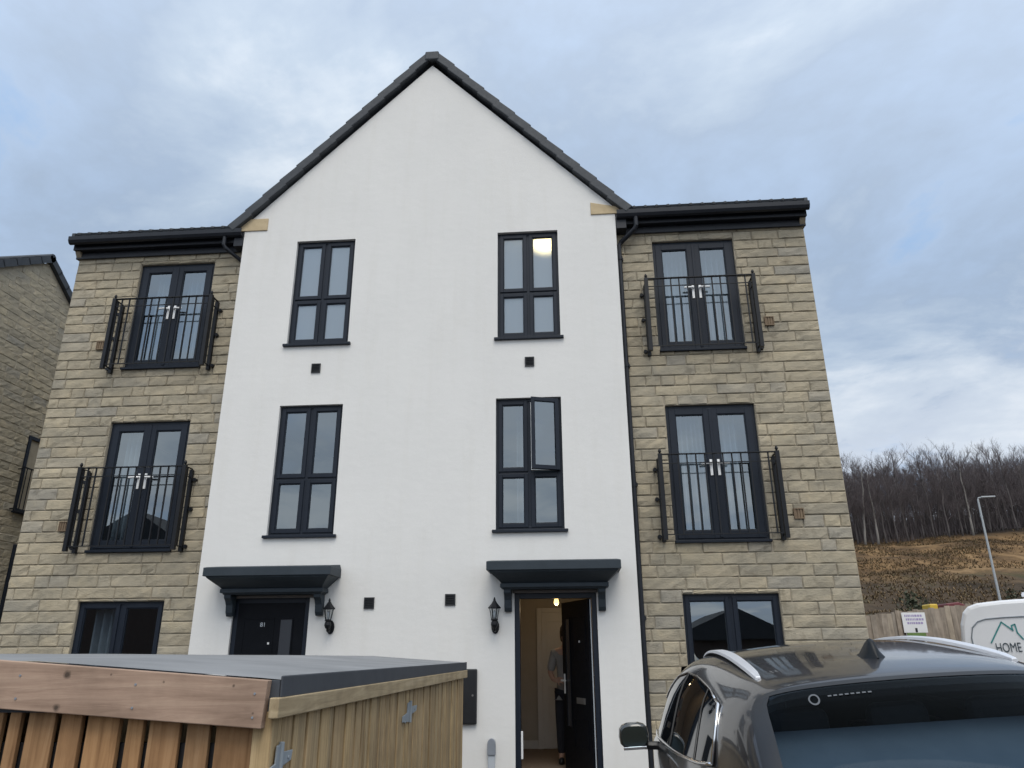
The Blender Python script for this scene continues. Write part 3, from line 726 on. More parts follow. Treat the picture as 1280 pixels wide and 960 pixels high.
# ------------------------------------------------------------------ rooms behind the glass
def room(x0, x1, y0, y1, z0, z1, floor='carpet'):
    mb = MB()
    mb.quad((x0, y1, z0), (x1, y1, z0), (x1, y1, z1), (x0, y1, z1)); mb.quad((x0, y0, z0), (x0, y1, z0), (x0, y1, z1), (x0, y0, z1)); mb.quad((x1, y0, z0), (x1, y1, z0), (x1, y1, z1), (x1, y0, z1))
    mb.quad((x0, y0, z1), (x1, y0, z1), (x1, y1, z1), (x0, y1, z1), 1); mb.quad((x0, y0, z0), (x1, y0, z0), (x1, y1, z0), (x0, y1, z0), 2)
    mb.build('room_lining', [M['paint_wall'], M['paint_ceiling'], M[floor]], H, fix=False)
for sg in (-1, 1):
    for z0, z1 in ((2.66, 5.0), (5.34, 7.6)):
        lo, hi = sorted((sg*.06, sg*2.78)); room(lo, hi, .128, 4, z0, z1)
        lo, hi = sorted((sg*2.9, sg*5.5)); room(lo, hi, YS+.135, 4, z0, z1)
    lo, hi = sorted((sg*2.9, sg*5.5)); room(lo, hi, YS+.135, 4, -.01, 2.5)
room(-2.6, -.5, .14, 3.2, .0, 2.45)
room(1.12, 2.55, .14, 3.1, .0, 2.5)
# hall: inner door with casing, skirting
mb = MB(); mb.box(1.44, 1.52, 3.04, 3.09, .002, 2.1); mb.box(2.3, 2.38, 3.04, 3.09, .002, 2.1); mb.box(1.52, 2.3, 3.04, 3.09, 2.03, 2.1); mb.box(1.13, 1.44, 3.07, 3.09, .002, .12)
mb.build('door_casing', M['whitewood'], H, bevel=.004)
mb = MB(); mb.box(1.52, 2.3, 3.055, 3.085, .01, 2.03); ring(mb, 1.6, 1.88, 1.1, 1.9, .02, 3.045, 3.056); ring(mb, 1.94, 2.22, 1.1, 1.9, .02, 3.045, 3.056); ring(mb, 1.6, 2.22, .2, .9, .02, 3.045, 3.056)
mb.build('inner_door', M['whitewood2'] if 'whitewood2' in M else M['whitewood'], H, bevel=.003)
# hall pendant
P = root('pendant_light', (1.80, 1.75, 2.49), 'lit warm pendant bulb hanging in the hallway behind the open front door', 'ceiling light')
mb = MB(); mb.lathe([(.045, -.02), (.05, 0)], (1.80, 1.75, 2.495), 12); mb.tube([(1.80, 1.75, 2.48), (1.80, 1.75, 2.20)], .004, 6); mb.build('cord', M['palegrey'], P)
mb = MB(); mb.lathe([(.012, .12), (.024, .10), (.034, .062), (.038, .04), (.028, .012), (.006, 0)][::-1], (1.80, 1.75, 2.06), 14); mb.build('bulb', M['bulb'], P, smooth=True)
mb = MB(); mb.lathe([(.016, 0), (.02, .03), (.012, .05)], (1.80, 1.75, 2.17), 10); mb.build('lamp_holder', M['black'], P)
pl_ = bpy.data.lights.new('pendant_glow', 'POINT'); pl_.energy = 2.4; pl_.color = (1, .74, .45); pl_.shadow_soft_size = .05
po = bpy.data.objects.new('pendant_glow', pl_); COL.objects.link(po); po.location = (1.80, 1.75, 2.0); po.parent = P; po.matrix_parent_inverse = P.matrix_world.inverted()
# lit ceiling lamp behind the top right window
P = root('ceiling_light', (1.80, .75, 7.58), 'lit yellow ceiling light seen through the top right pane of the upper right window', 'ceiling light')
mb = MB(); mb.lathe([(.02, 0), (.13, .03), (.20, .09), (.215, .13), (.20, .15)], (1.80, .42, 7.20), 20); mb.build('lamp_shade', M['shade_lit'], P, smooth=True)
mb = MB(); mb.tube([(1.80, .42, 7.35), (1.80, .42, 7.595)], .012, 8); mb.build('stem', M['palegrey'], P)
# unlit pendant behind the partly open window
P = root('pendant_lamp', (1.52, .9, 4.98), 'pale unlit pendant lamp shade hanging behind the partly open middle window', 'ceiling light')
mb = MB(); mb.lathe([(.03, .34), (.12, .25), (.215, .10), (.20, .02), (.10, -.07), (.03, -.10)][::-1], (1.52, .9, 4.42), 20); mb.build('lamp_shade', M['shade'], P, smooth=True)
mb = MB(); mb.tube([(1.52, .9, 4.75), (1.52, .9, 4.99)], .005, 6); mb.build('cord', M['palegrey'], P)

def curtain(x0, x1, y, z0, z1, label, seed, waves=7):
    rg = random.Random(seed); n = 70; mb = MB(); row = []
    ph = rg.uniform(0, 6)
    for j in range(6):
        for i in range(n+1):
            u = i/n; fl = 1+.35*j/5
            yy = y+.045*fl*math.sin(2*math.pi*waves*u+ph+.5*math.sin(9*u))+.012*math.sin(31*u+ph)
            row.append((x0+(x1-x0)*u, yy, z1-(z1-z0)*j/5))
    mb.add(row, [(j*(n+1)+i, j*(n+1)+i+1, (j+1)*(n+1)+i+1, (j+1)*(n+1)+i) for j in range(5) for i in range(n)])
    o = mb.build('curtain', M['curtain'], None, smooth=True, fix=False)
    o.modifiers.new('thick', 'SOLIDIFY').thickness = .004
    return tag(o, label, 'curtain')
curtain(-4.42, -4.02, .5, 5.45, 7.3, 'pale curtain behind left leaf of the upper left balcony doors', 1, 6)
curtain(-3.9, -3.5, .5, 5.45, 7.3, 'pale curtain behind right leaf of the upper left balcony doors', 2, 5)
curtain(3.52, 3.95, .5, 5.45, 7.3, 'pale curtain behind left leaf of the upper right balcony doors', 3, 6)
curtain(4.08, 4.5, .5, 5.45, 7.3, 'pale curtain behind right leaf of the upper right balcony doors', 4, 5)
curtain(-4.45, -4.1, .5, 2.75, 4.8, 'pale curtain behind left leaf of the middle left balcony doors', 5, 5)
curtain(3.5, 3.96, .5, 2.75, 4.8, 'pale folded curtain behind left leaf of the middle right balcony doors', 6, 7)
curtain(4.10, 4.40, .5, 2.75, 4.8, 'pale narrow curtain behind right leaf of the middle right balcony doors', 7, 4)
curtain(-4.5, -4.1, .5, .8, 2.3, 'pale grey curtain behind the ground floor left window', 8, 4)
curtain(1.32, 1.50, .45, 2.8, 4.8, 'narrow pale curtain behind the partly open middle window', 9, 3)

# ------------------------------------------------------------------ person in the hall
def skin_mesh(name, verts, edges, radii, mat, parent, sub=2, rootv=0):
    me = bpy.data.meshes.new(name); me.from_pydata(verts, edges, []); o = bpy.data.objects.new(name, me); COL.objects.link(o)
    o.modifiers.new('skin', 'SKIN').use_smooth_shade = True
    for i, r in enumerate(radii):
        sv = me.skin_vertices[0].data[i]; sv.radius = (r, r) if not isinstance(r, tuple) else r; sv.use_root = (i == rootv)
    ss = o.modifiers.new('sub', 'SUBSURF'); ss.levels = ss.render_levels = sub
    bpy.context.view_layer.update()
    dg = bpy.context.evaluated_depsgraph_get(); m2 = bpy.data.meshes.new_from_object(o.evaluated_get(dg))
    bpy.data.objects.remove(o); m2.name = name
    m2.materials.clear(); m2.materials.append(mat); m2.polygons.foreach_set('use_smooth', [True]*len(m2.polygons))
    o = bpy.data.objects.new(name, m2); COL.objects.link(o)
    if parent: o.parent = parent; o.matrix_parent_inverse = parent.matrix_world.inverted()
    return o
PX, PY = 1.93, 1.45
def pp(x, y, z): return (PX+x, PY+y, z)
# pelvis, spine, neck, head / legs / arms : x left-right (negative = picture left), facing the doorway (-y)
bv = [pp(0,0,.93), pp(0,.01,1.10), pp(0,.02,1.28), pp(0,.02,1.42), pp(0,0,1.50), pp(0,-.015,1.58), pp(0,-.02,1.68),
      pp(-.09,0,.86), pp(-.10,-.01,.50), pp(-.10,.02,.10), pp(-.11,-.10,.045),
      pp(.09,0,.86), pp(.10,-.01,.50), pp(.10,.02,.10), pp(.11,-.10,.045),
      pp(-.17,.02,1.40), pp(-.235,.04,1.14), pp(-.19,-.14,1.06), pp(-.14,-.21,1.05),
      pp(.17,.02,1.40), pp(.22,.04,1.13), pp(.23,-.02,.90), pp(.23,-.05,.83)]
be = [(0,1),(1,2),(2,3),(3,4),(4,5),(5,6),(0,7),(7,8),(8,9),(9,10),(0,11),(11,12),(12,13),(13,14),(3,15),(15,16),(16,17),(17,18),(3,19),(19,20),(20,21),(21,22)]
brd = [(.14,.10),(.125,.09),(.15,.105),(.13,.09),.05,(.075,.085),(.07,.085), .085,.06,.042,(.045,.035), .085,.06,.042,(.045,.035), .058,.042,.033,.03, .058,.042,.033,.03]
fi = len(bv)
for hand, base, dirv in ((18, Vector(pp(-.14,-.21,1.05)), Vector((.75, -.6, -.1))), (22, Vector(pp(.23,-.05,.83)), Vector((0, -.2, -1)))):
    dirv.normalize(); side = dirv.cross(Vector((0, 1, .2))).normalized()
    for k, ln in enumerate((.07, .085, .09, .082, .062)):
        off = (k-2)*.017
        p0 = base+dirv*.03+side*off; p1 = base+dirv*(.05+ln*.5)+side*off*1.2; p2 = base+dirv*(.05+ln)+side*off*1.2+Vector((0, .02, -.015))
        if k == 0: p1 = base+dirv*.03+side*(-.05); p2 = base+dirv*.065+side*(-.062)
        n0 = len(bv); bv += [tuple(p0), tuple(p1), tuple(p2)]; be += [(hand, n0), (n0, n0+1), (n0+1, n0+2)]; brd += [.010, .009, .008]
PR = skin_mesh('person', bv, be, brd, M['skin'], None)
tag(PR, 'person in pale top and dark trousers standing in the hallway behind the open door', 'person')
def sub_skin(name, ids, grow, mat, sub=2):
    idx = {v: i for i, v in enumerate(ids)}
    es = [(idx[a], idx[b]) for a, b in be if a in idx and b in idx]
    rr = [tuple(q+grow for q in brd[i]) if isinstance(brd[i], tuple) else brd[i]+grow for i in ids]
    return skin_mesh(name, [bv[i] for i in ids], es, rr, mat, PR, sub)
bv.append(pp(0, 0, .80)); be.append((0, len(bv)-1)); brd.append((.165, .115))
sub_skin('top', [0, 1, 2, 3, 15, 16, 19, 20, len(bv)-1], .018, M['shirt'])
sub_skin('trousers', [0, 7, 8, 9, 11, 12, 13], .016, M['trousers'])
hm = MB(); hm.lathe([(.02, .135), (.06, .125), (.088, .08), (.098, .02), (.095, -.04), (.085, -.10), (.06, -.12)][::-1], pp(0, .018, 1.66), 14, sx=.9, sy=1.0); hm.build('hair', M['hair'], PR, smooth=True)
fm = MB()
for sx_ in (-1, 1): fm.lathe([(.002, -.008), (.010, 0), (.002, .008)], pp(sx_*.032, -.104, 1.655), 8)
fm.build('eyes', M['black'], PR)
fm = MB(); fm.add([pp(0,-.105,1.65), pp(-.016,-.10,1.605), pp(.016,-.10,1.605), pp(0,-.128,1.61)], [(0,1,3),(0,3,2),(1,2,3)]); fm.obox(pp(0,-.103,1.575), (.024,0,0), (0,.004,0), (0,0,.005)); fm.build('face_features', M['skin'], PR)
for o_ in ('shoe', 'shoe'):
    sx_ = -1 if o_ and not bpy.data.objects.get('shoe') else 1
    sh = MB(); sh.lathe([(.04, 0), (.055, .02), (.05, .06), (.03, .085)], pp(sx_*.105, -.04, .002), 12, sx=.8, sy=2.2); sh.build('shoe', M['black'], PR, smooth=True)

# ------------------------------------------------------------------ neighbour on the left
NB = root('stone_house', (-12, 3.66, -.2), 'buff stone house with dark roof verge, gable side on, left of the main house', 'house')
mb = MB(); xg = -9.0; apex = (3.66, 9.38); ef, eb = -.7, 8.02; ez = 6.62
mb.add([(xg-.012, ef, -.6), (xg-.012, eb, -.6), (xg-.012, eb, ez), (xg-.012, apex[0], apex[1]), (xg-.012, ef, ez)], [(0, 1, 2, 3, 4)], 1)
nh = [(4.22, 5.2, 4.12, 5.68), (4.45, 5.5, 1.5, 3.5)]
def ntop(za, zb, a, b):
    if zb < ez: return a, b
    t = (zb-ez)/(apex[1]-ez); return ef+(apex[0]-ef)*t, eb+(apex[0]-eb)*t
stone_courses(mb, lambda u, z, d: (xg+d-.012, u, z), ef, eb, -.6, apex[1]-.02, nh, rng, top=ntop)
mb.quad((-16, ef, -.6), (xg, ef, -.6), (xg, ef, ez), (-16, ef, ez), 1); mb.quad((-16, eb, -.6), (xg, eb, -.6), (xg, eb, ez), (-16, eb, ez), 1)
stone_courses(mb, lambda u, z, d: (u, ef-d, z), -16, xg, -.6, ez, [], rng)
mb.build('stone_wall', [M['stone2'], M['mortar_dark']], NB)
mb = MB()
for (yy, s) in ((ef, 1), (eb, -1)):
    ov = -.25*s
    p0 = Vector((0, yy+ov, ez-.25*(apex[1]-ez)/(apex[0]-ef)+.02)); p1 = Vector((0, apex[0], apex[1]+.06)); v = p1-p0
    slope_sheet(mb, (-16.2, p0.y, p0.z), (7.22, 0, 0), v, 22, 14)
    nn = 15
    for k in range(nn):
        c = p0+v*((k+.5)/nn)+Vector((xg+.01, 0, .04)); dv = v.normalized(); nz = Vector((1, 0, 0)).cross(dv); nz = nz if nz.z > 0 else -nz
        mb.obox(c, (dv-nz*.03)*(v.length/nn*.53), Vector((.07, 0, 0)), nz*.075)
mb.tube([(-16.2, apex[0], apex[1]+.12), (xg+.08, apex[0], apex[1]+.12)], .09, 8)
mb.build('roof', M['tile'], NB)
for k, (a, b, c, d) in enumerate(nh):
    f = MB(); w = .07
    for (u0, u1, q0, q1) in ((a, a+w, c, d), (b-w, b, c, d), (a+w, b-w, d-w, d), (a+w, b-w, c, c+w), ((a+b)/2-.04, (a+b)/2+.04, c+w, d-w)): f.box(xg-.04, xg+.02, u0, u1, q0, q1)
    f.box(xg-.05, xg+.06, a-.04, b+.04, c-.03, c-.001)
    o = f.build('window', M['frame'], NB, bevel=.004); g = MB(); g.quad((xg-.02, a+w, c+w), (xg-.02, b-w, c+w), (xg-.02, b-w, d-w), (xg-.02, a+w, d-w)); g.build('pane', M['glass'], o)
    if k == 0:
        q = MB(); zt_, zb_ = 5.0, 4.1
        q.box(xg+.08, xg+.12, a-.1, b+.1, zt_-.02, zt_); q.box(xg+.09, xg+.11, a-.1, b+.1, zb_, zb_+.02)
        for i in range(11): yv = a-.1+(b-a+.2)*i/10; q.box(xg+.093, xg+.107, yv-.007, yv+.007, zb_, zt_-.02)
        for yv in (a-.1, b+.1):
            for zz in (zt_-.05, zb_+.05): q.box(xg-.0, xg+.1, yv-.01, yv+.01, zz-.01, zz+.01)
        q.build('juliet_balcony', M['iron'], NB)
    mbk = MB(); mbk.quad((xg-.6, a-.2, c-.2), (xg-.6, b+.2, c-.2), (xg-.6, b+.2, d+.2), (xg-.6, a-.2, d+.2)); mbk.build('room_lining', M['paint_wall'], NB)

# ------------------------------------------------------------------ timber store in the foreground
S = root('timber_store', (0, -4.8, -.4), 'low timber bin store with grey membrane roof in the left foreground', 'bin store')
YF, YB, XL, XR = -7.0, -2.35, -2.6, 1.0
def rz(x): return 1.312+(.072*(1.04-x) if x > .12 else .0662+.012*(.12-x))
bt = lambda x: 1.376-.0707*(x+.028)          # top edge of the big front board
mb = MB(); mb.add([(x, y, z) for y, dz in ((-7.038, 0), (-7.0, 0)) for x, z in ((XL, bt(XL)-.168), (.982, bt(.982)-.153), (.992, bt(.992)), (XL, bt(XL)))], [(0,1,2,3),(7,6,5,4),(0,4,5,1),(1,5,6,2),(2,6,7,3),(3,7,4,0)], 0, .45)
fb = mb.build('fascia_board', M['beam'], S, bevel=.003)
for xx in (-1.5, -.9, -.3, .09, .52, .95):
    for dz in (-.045, -.12):
        nl = MB(); nl.tube([(xx, -7.0405, bt(xx)+dz), (xx, -7.037, bt(xx)+dz)], .0042, 8); nl.build('screw_head', M['greyplastic'], fb)
edges_px = [(-.09, -.032), (-.01, .019), (.043, .086), (.113, .212), (.238, .314), (.337, .454), (.483, .541), (.562, .672), (.699, .780), (.803, .935)]
mb = MB(); x = -.115
while x > XL+.1: w = rng.choice((.06, .08, .11)); edges_px.append((x-w, x)); x -= w+.025
for a, b in edges_px:
    mb.box(a, b, -6.985+rng.uniform(-.004, .004), -6.962, -.7, bt((a+b)/2)-.06, 0, rng.random())
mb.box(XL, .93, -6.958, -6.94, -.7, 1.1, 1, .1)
mb.build('front_boards', [M['board'], M['black']], S, bevel=.003)
mb = MB(); y = -6.985
while y < YB:
    w = rng.choice((.055, .07, .085, .10, .11)); mb.box(.962, 1.0+rng.uniform(-.005, .006), y, y+w-.006, -.7, 1.20, 0, rng.random())
    y += w+(rng.choice((.0, .003, .006, .012)) if abs(y+5.97) > .06 else .03)
mb.box(.945, .955, -6.9, YB, -.7, 1.15, 1, .1)
mb.box(.94, 1.008, -7.0, -6.985, -.7, bt(1)-.1, 0, .9)
mb.build('side_boards', [M['sideboard'], M['black']], S, bevel=.003)
mb = MB(); mb.box(XL, XL+.04, YF, YB, -.7, 1.2, 0, .3); mb.box(XL, XR, YB-.03, YB, -.7, 1.2, 0, .4); mb.build('back_boards', M['sideboard'], S)
mb = MB(); mb.box(1.0, 1.035, -7.03, -2.27, 1.182, 1.248, 0, .6); mb.build('side_trim', M['trim'], S, bevel=.004)
# roof membrane: one sheet with a turned-down dark edge
mb = MB(); xs_ = [XL, -1.6, -.6, .12, .4, .7, .95, 1.028]; ys_ = [-7.0+i*(4.72/14) for i in range(15)]
pts = [(x, y, rz(x)+.006*noise.noise(Vector((x*1.7, y*1.3, 5)))*(0 if x > 1.0 else 1)-(.008 if y < -6.9 else 0)) for y in ys_ for x in xs_]; n = len(xs_)
mb.add(pts, [(j*n+i, j*n+i+1, (j+1)*n+i+1, (j+1)*n+i) for j in range(14) for i in range(n-1)])
mb.build('roof_membrane', M['felt'], S, smooth=True)
mb = MB(); mb.box(1.022, 1.03, -7.0, -2.28, 1.246, 1.318); mb.box(.90, 1.021, -6.999, -6.99, 1.20, 1.305); mb.add([(x, -6.996, z) for x, z in ((XL, 1.2), (.9, 1.2), (.9, rz(.9)-.01), (.12, rz(.12)-.01), (XL, rz(XL)-.01))], [(0, 1, 2, 3, 4)]); mb.box(XL, 1.022, -2.288, -2.28, 1.22, 1.31); mb.build('roof_edge', M['feltedge'], S, bevel=.005)
for (y, z, q) in ((-4.73, 1.05, 1.0), (-6.91, 1.035, .55)):
    b = MB()
    b.prism([(y-.20*q, z-.045), (y-.02*q, z-.055), (y-.01*q, z-.02), (y+.20*q, z-.005), (y+.22*q, z+.028), (y+.05*q, z+.03), (y+.03*q, z+.06), (y-.06*q, z+.055), (y-.07*q, z+.0), (y-.2*q, z-.012)], lambda u, v, w: (w, u, v), 1.006, 1.013)
    b.tube([(1.014, y, z-.06), (1.014, y, z+.065)], .010, 8)
    for dy in (-.14, .14): b.tube([(1.012, y+dy*q, z-.02+dy*.2), (1.017, y+dy*q, z-.02+dy*.2)], .007, 8)
    b.build('hinge', M['hinge'], S, bevel=.002)

# ------------------------------------------------------------------ car
CARL = Vector((3.503, -6.7506, -.232))
from mathutils.bvhtree import BVHTree
def build_car():
    C = root('parked_car', (0, 0, 0), 'dark grey metallic car with silver roof rails parked nose to the house, seen from behind', 'car')
    # side profile: roof line z and half width per station, x measured from the tail
    topz = [(.02, 1.00), (.05, 1.10), (.13, 1.225), (.27, 1.36), (.41, 1.475), (.53, 1.535), (.75, 1.572), (1.1, 1.605), (1.6, 1.635), (2.0, 1.637), (2.4, 1.61), (2.7, 1.555), (3.0, 1.42), (3.3, 1.24), (3.5, 1.11), (3.7, 1.055), (4.0, .99), (4.25, .90), (4.38, .77)]
    def tz(x): return lerp_tab(x, topz)
    def wroof(x): return lerp_tab(x, [(.02, .66), (.5, .675), (1.0, .70), (2.0, .735), (2.6, .74), (3.3, .74), (3.6, .74), (4.1, .68), (4.38, .58)])
    def wbelt(x): return lerp_tab(x, [(.02, .73), (.4, .79), (.9, .845), (1.6, .90), (2.6, .925), (3.4, .90), (4.0, .83), (4.38, .68)])
    def wmid(x): return lerp_tab(x, [(.02, .80), (.4, .88), (.9, .93), (2.6, .945), (3.6, .92), (4.1, .86), (4.38, .72)])
    def belt(x): return lerp_tab(x, [(.02, .97), (.8, 1.14), (1.2, 1.12), (2.6, 1.04), (3.4, .99), (4.0, .90), (4.38, .72)])
    st = [.03, .06, .12, .20, .30, .40, .48, .54, .62, .75, .95, 1.2, 1.5, 1.8, 2.1, 2.4, 2.6, 2.8, 3.0, 3.2, 3.4, 3.55, 3.75, 4.0, 4.2, 4.34, 4.40]
    def section(x):
        t, wr, wb, wm, be_ = tz(x), wroof(x), wbelt(x), wmid(x), belt(x)
        be_ = min(be_, t-.03)
        zt = t; h = zt-be_
        pts = [(0, zt), (wr*.45, zt-.008), (wr*.80, zt-.030), (wr*.965, zt-.055-.03*min(1, h*2)), (wr+(wb-wr)*.30, be_+h*.66), (wr+(wb-wr)*.68, be_+h*.32), (wb-.008, be_+.012), (wb+.018, be_-.02), (wm, be_-.16), (wm+.005, .62), (wm-.012, .42), (wm-.05, .24)]
        return pts
    half = [section(x) for x in st]; npt = len(half[0])
    mb = MB(); vs = []
    for x, pts in zip(st, half):
        lean = [0]*npt
        for j, (y, z) in enumerate(pts): vs.append((x+.0, y, z))
        for j, (y, z) in list(enumerate(pts))[:0:-1]: vs.append((x, -y, z))
    n = 2*npt-1
    # ring order: centre top, left side down ... right side up
    fs = [(i*n+k, i*n+(k+1) % n, (i+1)*n+(k+1) % n, (i+1)*n+k) for i in range(len(st)-1) for k in range(n) if k != npt-1]
    mb.add(vs, fs)
    # nose cap
    f0 = (len(st)-1)*n; mb.add([vs[f0+k] for k in range(n)], [tuple(range(n))])
    body = mb.build('body', M['carpaint'], C, smooth=True, subsurf=2)
    bpy.context.view_layer.update()
    bvh = BVHTree.FromObject(body, bpy.context.evaluated_depsgraph_get())
    def hit(p, d, off):
        d = Vector(d).normalized(); h = bvh.ray_cast(Vector(p)-d*1.5, d)
        return h[0]-d*off if h[0] else Vector(p)
    # tailgate lower panel and bumper
    tb = MB(); rows = [(1.0, .72, .04, .06), (.92, .80, .03, .07), (.80, .84, .06, .07), (.66, .86, .05, .06), (.60, .88, -.02, .05), (.44, .90, -.04, .06), (.30, .87, .02, .05), (.24, .80, .12, .03)]
    m = 13; vv = []
    for z, w, x, crown in rows:
        for i in range(m):
            t = -1+2*i/(m-1); vv.append((x+.22*abs(t)**3.0+crown*t*t*.3, t*w, z))
    tb.add(vv, [(j*m+i, j*m+i+1, (j+1)*m+i+1, (j+1)*m+i) for j in range(len(rows)-1) for i in range(m-1)])
    tb.build('tailgate', M['carpaint'], C, smooth=True, subsurf=1)
    # surface point on one side of the cabin
    def side_pt(x, z, off=.004, s=1):
        return hit((x, s*.3, z), (0, -s, 0), off)
    low = [(.74, 1.195), (1.0, 1.165), (1.4, 1.14), (1.8, 1.12), (2.3, 1.095), (2.8, 1.075), (3.12, 1.07)]
    upp = [(.83, 1.425), (1.1, 1.475), (1.5, 1.508), (1.9, 1.515), (2.3, 1.475), (2.7, 1.345), (3.10, 1.09)]
    for s in (1, -1):
        g = MB(); vv = []; nn = 7; K = 28
        def samp(tab, u):
            t = u*(len(tab)-1); i = min(int(t), len(tab)-2); f = t-i; return tab[i][0]+(tab[i+1][0]-tab[i][0])*f, tab[i][1]+(tab[i+1][1]-tab[i][1])*f
        for i in range(K+1):
            a, b = samp(low, i/K), samp(upp, i/K)
            for j in range(nn+1): vv.append(side_pt(a[0]+(b[0]-a[0])*j/nn, a[1]+(b[1]-a[1])*j/nn, .007, s))
        g.add(vv, [(i*(nn+1)+j, i*(nn+1)+j+1, (i+1)*(nn+1)+j+1, (i+1)*(nn+1)+j) for i in range(K) for j in range(nn)])
        go = g.build('side_window', M['carglass'], C, smooth=True)
        tr = MB(); path = [side_pt(*samp(low, i/20), .011, s) for i in range(20, -1, -1)]+[side_pt(*samp(upp, i/20), .011, s) for i in range(0, 18)]
        tr.tube(path[:21], .010, 6); tr.tube(path[20:23], .009, 6); tr.tube(path[22:], .006, 6); tr.build('chrome_trim', M['chrome'], go, smooth=True)
        # door pillar and division bars
        for xa, xb, wdt in ((1.92, 1.86, .035), (1.10, 1.14, .014)):
            vv = []; pl = MB()
            for j in range(8):
                z_a, z_b = (1.12, 1.51) if wdt > .02 else (1.16, 1.472); zz = z_a+(z_b-z_a)*j/7; xx = xa+(xb-xa)*j/7
                vv += [side_pt(xx-wdt, zz, .011, s), side_pt(xx+wdt, zz, .011, s)]
            pl.add(vv, [(2*j, 2*j+1, 2*j+3, 2*j+2) for j in range(7)])
            pl.build('pillar_trim', M['black'], go, smooth=True)
        # roof rail: flattened arch standing on two feet
        r = MB(); path = []
        for i in range(25):
            u = i/24; x = .74+2.1*u; up_ = .015*min(1, math.sin(math.pi*u)**.45*1.05) if 0 < u < 1 else 0
            yr = s*(.555-.03*u); path.append(hit((x, yr, 1.5), (0, 0, -1), 0)+Vector((0, 0, up_+.002)))
        ww = [.016+.020*math.sin(math.pi*i/24)**.5 if 0 < i < 24 else .014 for i in range(25)]
        vv = []
        for p, w_ in zip(path, ww): vv += [p+Vector((0, -w_, -.007)), p+Vector((0, w_, -.007)), p+Vector((0, w_*.75, .009)), p+Vector((0, -w_*.75, .009))]
        r.add(vv, [(i*4+k, i*4+(k+1) % 4, (i+1)*4+(k+1) % 4, (i+1)*4+k) for i in range(24) for k in range(4)]+[(3, 2, 1, 0), (96, 97, 98, 99)])
        r.build('roof_rail', M['alu'], C, smooth=False, bevel=.003)
        # mirror
        mi = MB(); bx, by, bz = 2.62, s*.945, 1.085
        prof = [(.0, .080), (.02, .088), (.06, .092), (.11, .085), (.15, .05), (.165, .02)]
        vv = []; q = 14
        for dx, rr in prof:
            for k in range(q):
                t = 2*math.pi*k/q; cx_, cz_ = math.cos(t), math.sin(t)
                e = lambda v: math.copysign(abs(v)**.7, v)
                vv.append((bx+dx-.04, by+s*(.135+1.1*rr*e(cx_)), bz+.02+rr*.92*e(cz_)))
        mi.add(vv, [(i*q+k, i*q+(k+1) % q, (i+1)*q+(k+1) % q, (i+1)*q+k) for i in range(len(prof)-1) for k in range(q)]+[tuple(range(q))[::-1], tuple(range((len(prof)-1)*q, len(prof)*q))])
        mo = mi.build('door_mirror', M['mirrorshell'], C, smooth=True)
        a = MB(); a.tube([(bx+.02, by-s*.05, bz-.055), (bx+.03, by+s*.07, bz-.045)], .026, 8); a.build('mirror_arm', M['black'], mo)
        gm = MB(); gm.add([(bx-.043-.004*(abs(math.cos(t))<2), by+s*(.135+.084*math.copysign(abs(math.cos(t))**.6, math.cos(t))), bz+.022+.062*math.copysign(abs(math.sin(t))**.6, math.sin(t))) for t in [2*math.pi*k/24 for k in range(24)]], [tuple(range(24))]); gm.build('mirror_glass', M['mirrorglass'], mo)
        ms = MB(); ms.obox((bx-.046, by+s*.135, bz-.050), (.006, 0, 0), (0, .078, 0), (0, 0, .010)); ms.build('mirror_strip', M['chrome'], mo, bevel=.004)
        # tail light
        tl = MB(); vv = []
        for z in (.98, .92, .84, .80):
            for i in range(8):
                t = i/7; yy = .44+.40*t-(.03 if z > .95 else 0); vv.append((.055+.05*(1-abs(z-.88)*2)+.30*max(0, t-.25)**1.7-.02, s*yy, z))
        tl.add(vv, [(j*8+i, j*8+i+1, (j+1)*8+i+1, (j+1)*8+i) for j in range(3) for i in range(7)]); tl.build('tail_light', M['taillight'], C, smooth=True, solid=.03)
        for xw in (.85, 3.55):
            w = MB(); prof = [(.20, -.10), (.30, -.105), (.335, -.08), (.34, 0), (.335, .08), (.30, .105), (.20, .10)]; vv = []; q = 28
            for rr, yy in prof:
                for k in range(q): vv.append((xw+rr*math.cos(2*math.pi*k/q), s*.80+yy, .34+rr*math.sin(2*math.pi*k/q)))
            w.add(vv, [(i*q+k, i*q+(k+1) % q, (i+1)*q+(k+1) % q, (i+1)*q+k) for i in range(6) for k in range(q)]); wo = w.build('wheel', M['rubber'], C, smooth=True)
            rm = MB()
            for k in range(5): t = 2*math.pi*k/5; rm.obox((xw+.13*math.cos(t), s*.885, .34+.13*math.sin(t)), (.10*math.cos(t), 0, .10*math.sin(t)), (0, .012, 0), (-.03*math.sin(t), 0, .03*math.cos(t)))
            rm.tube([(xw, s*.85, .34), (xw, s*.90, .34)], .05, 12); rm.tube([(xw, s*.78, .34), (xw, s*.80, .34)], .205, 24); rm.build('rim', M['alu'], wo)
        ar = MB()
        for xw in (.85, 3.55):
            ar.add([(xw+.40*math.cos(2*math.pi*k/24), s*.922, .36+.40*math.sin(2*math.pi*k/24)) for k in range(24)], [tuple(range(24))])
        ar.build('wheel_arch', M['black'], C)
    # rear window on the sloping hatch, with its dark printed border
    HN = Vector((-.64, 0, .77))
    def hatch(u, t, off):
        # u 0 top .. 1 bottom ; t -1..1
        k = max(0., 1-u/.22); wid = (.655+.05*u)*(1-.10*k**2.2)
        p = Vector((.515-.46*u, t*wid, 1.52-.40*u))
        return hit(p, -HN, off)
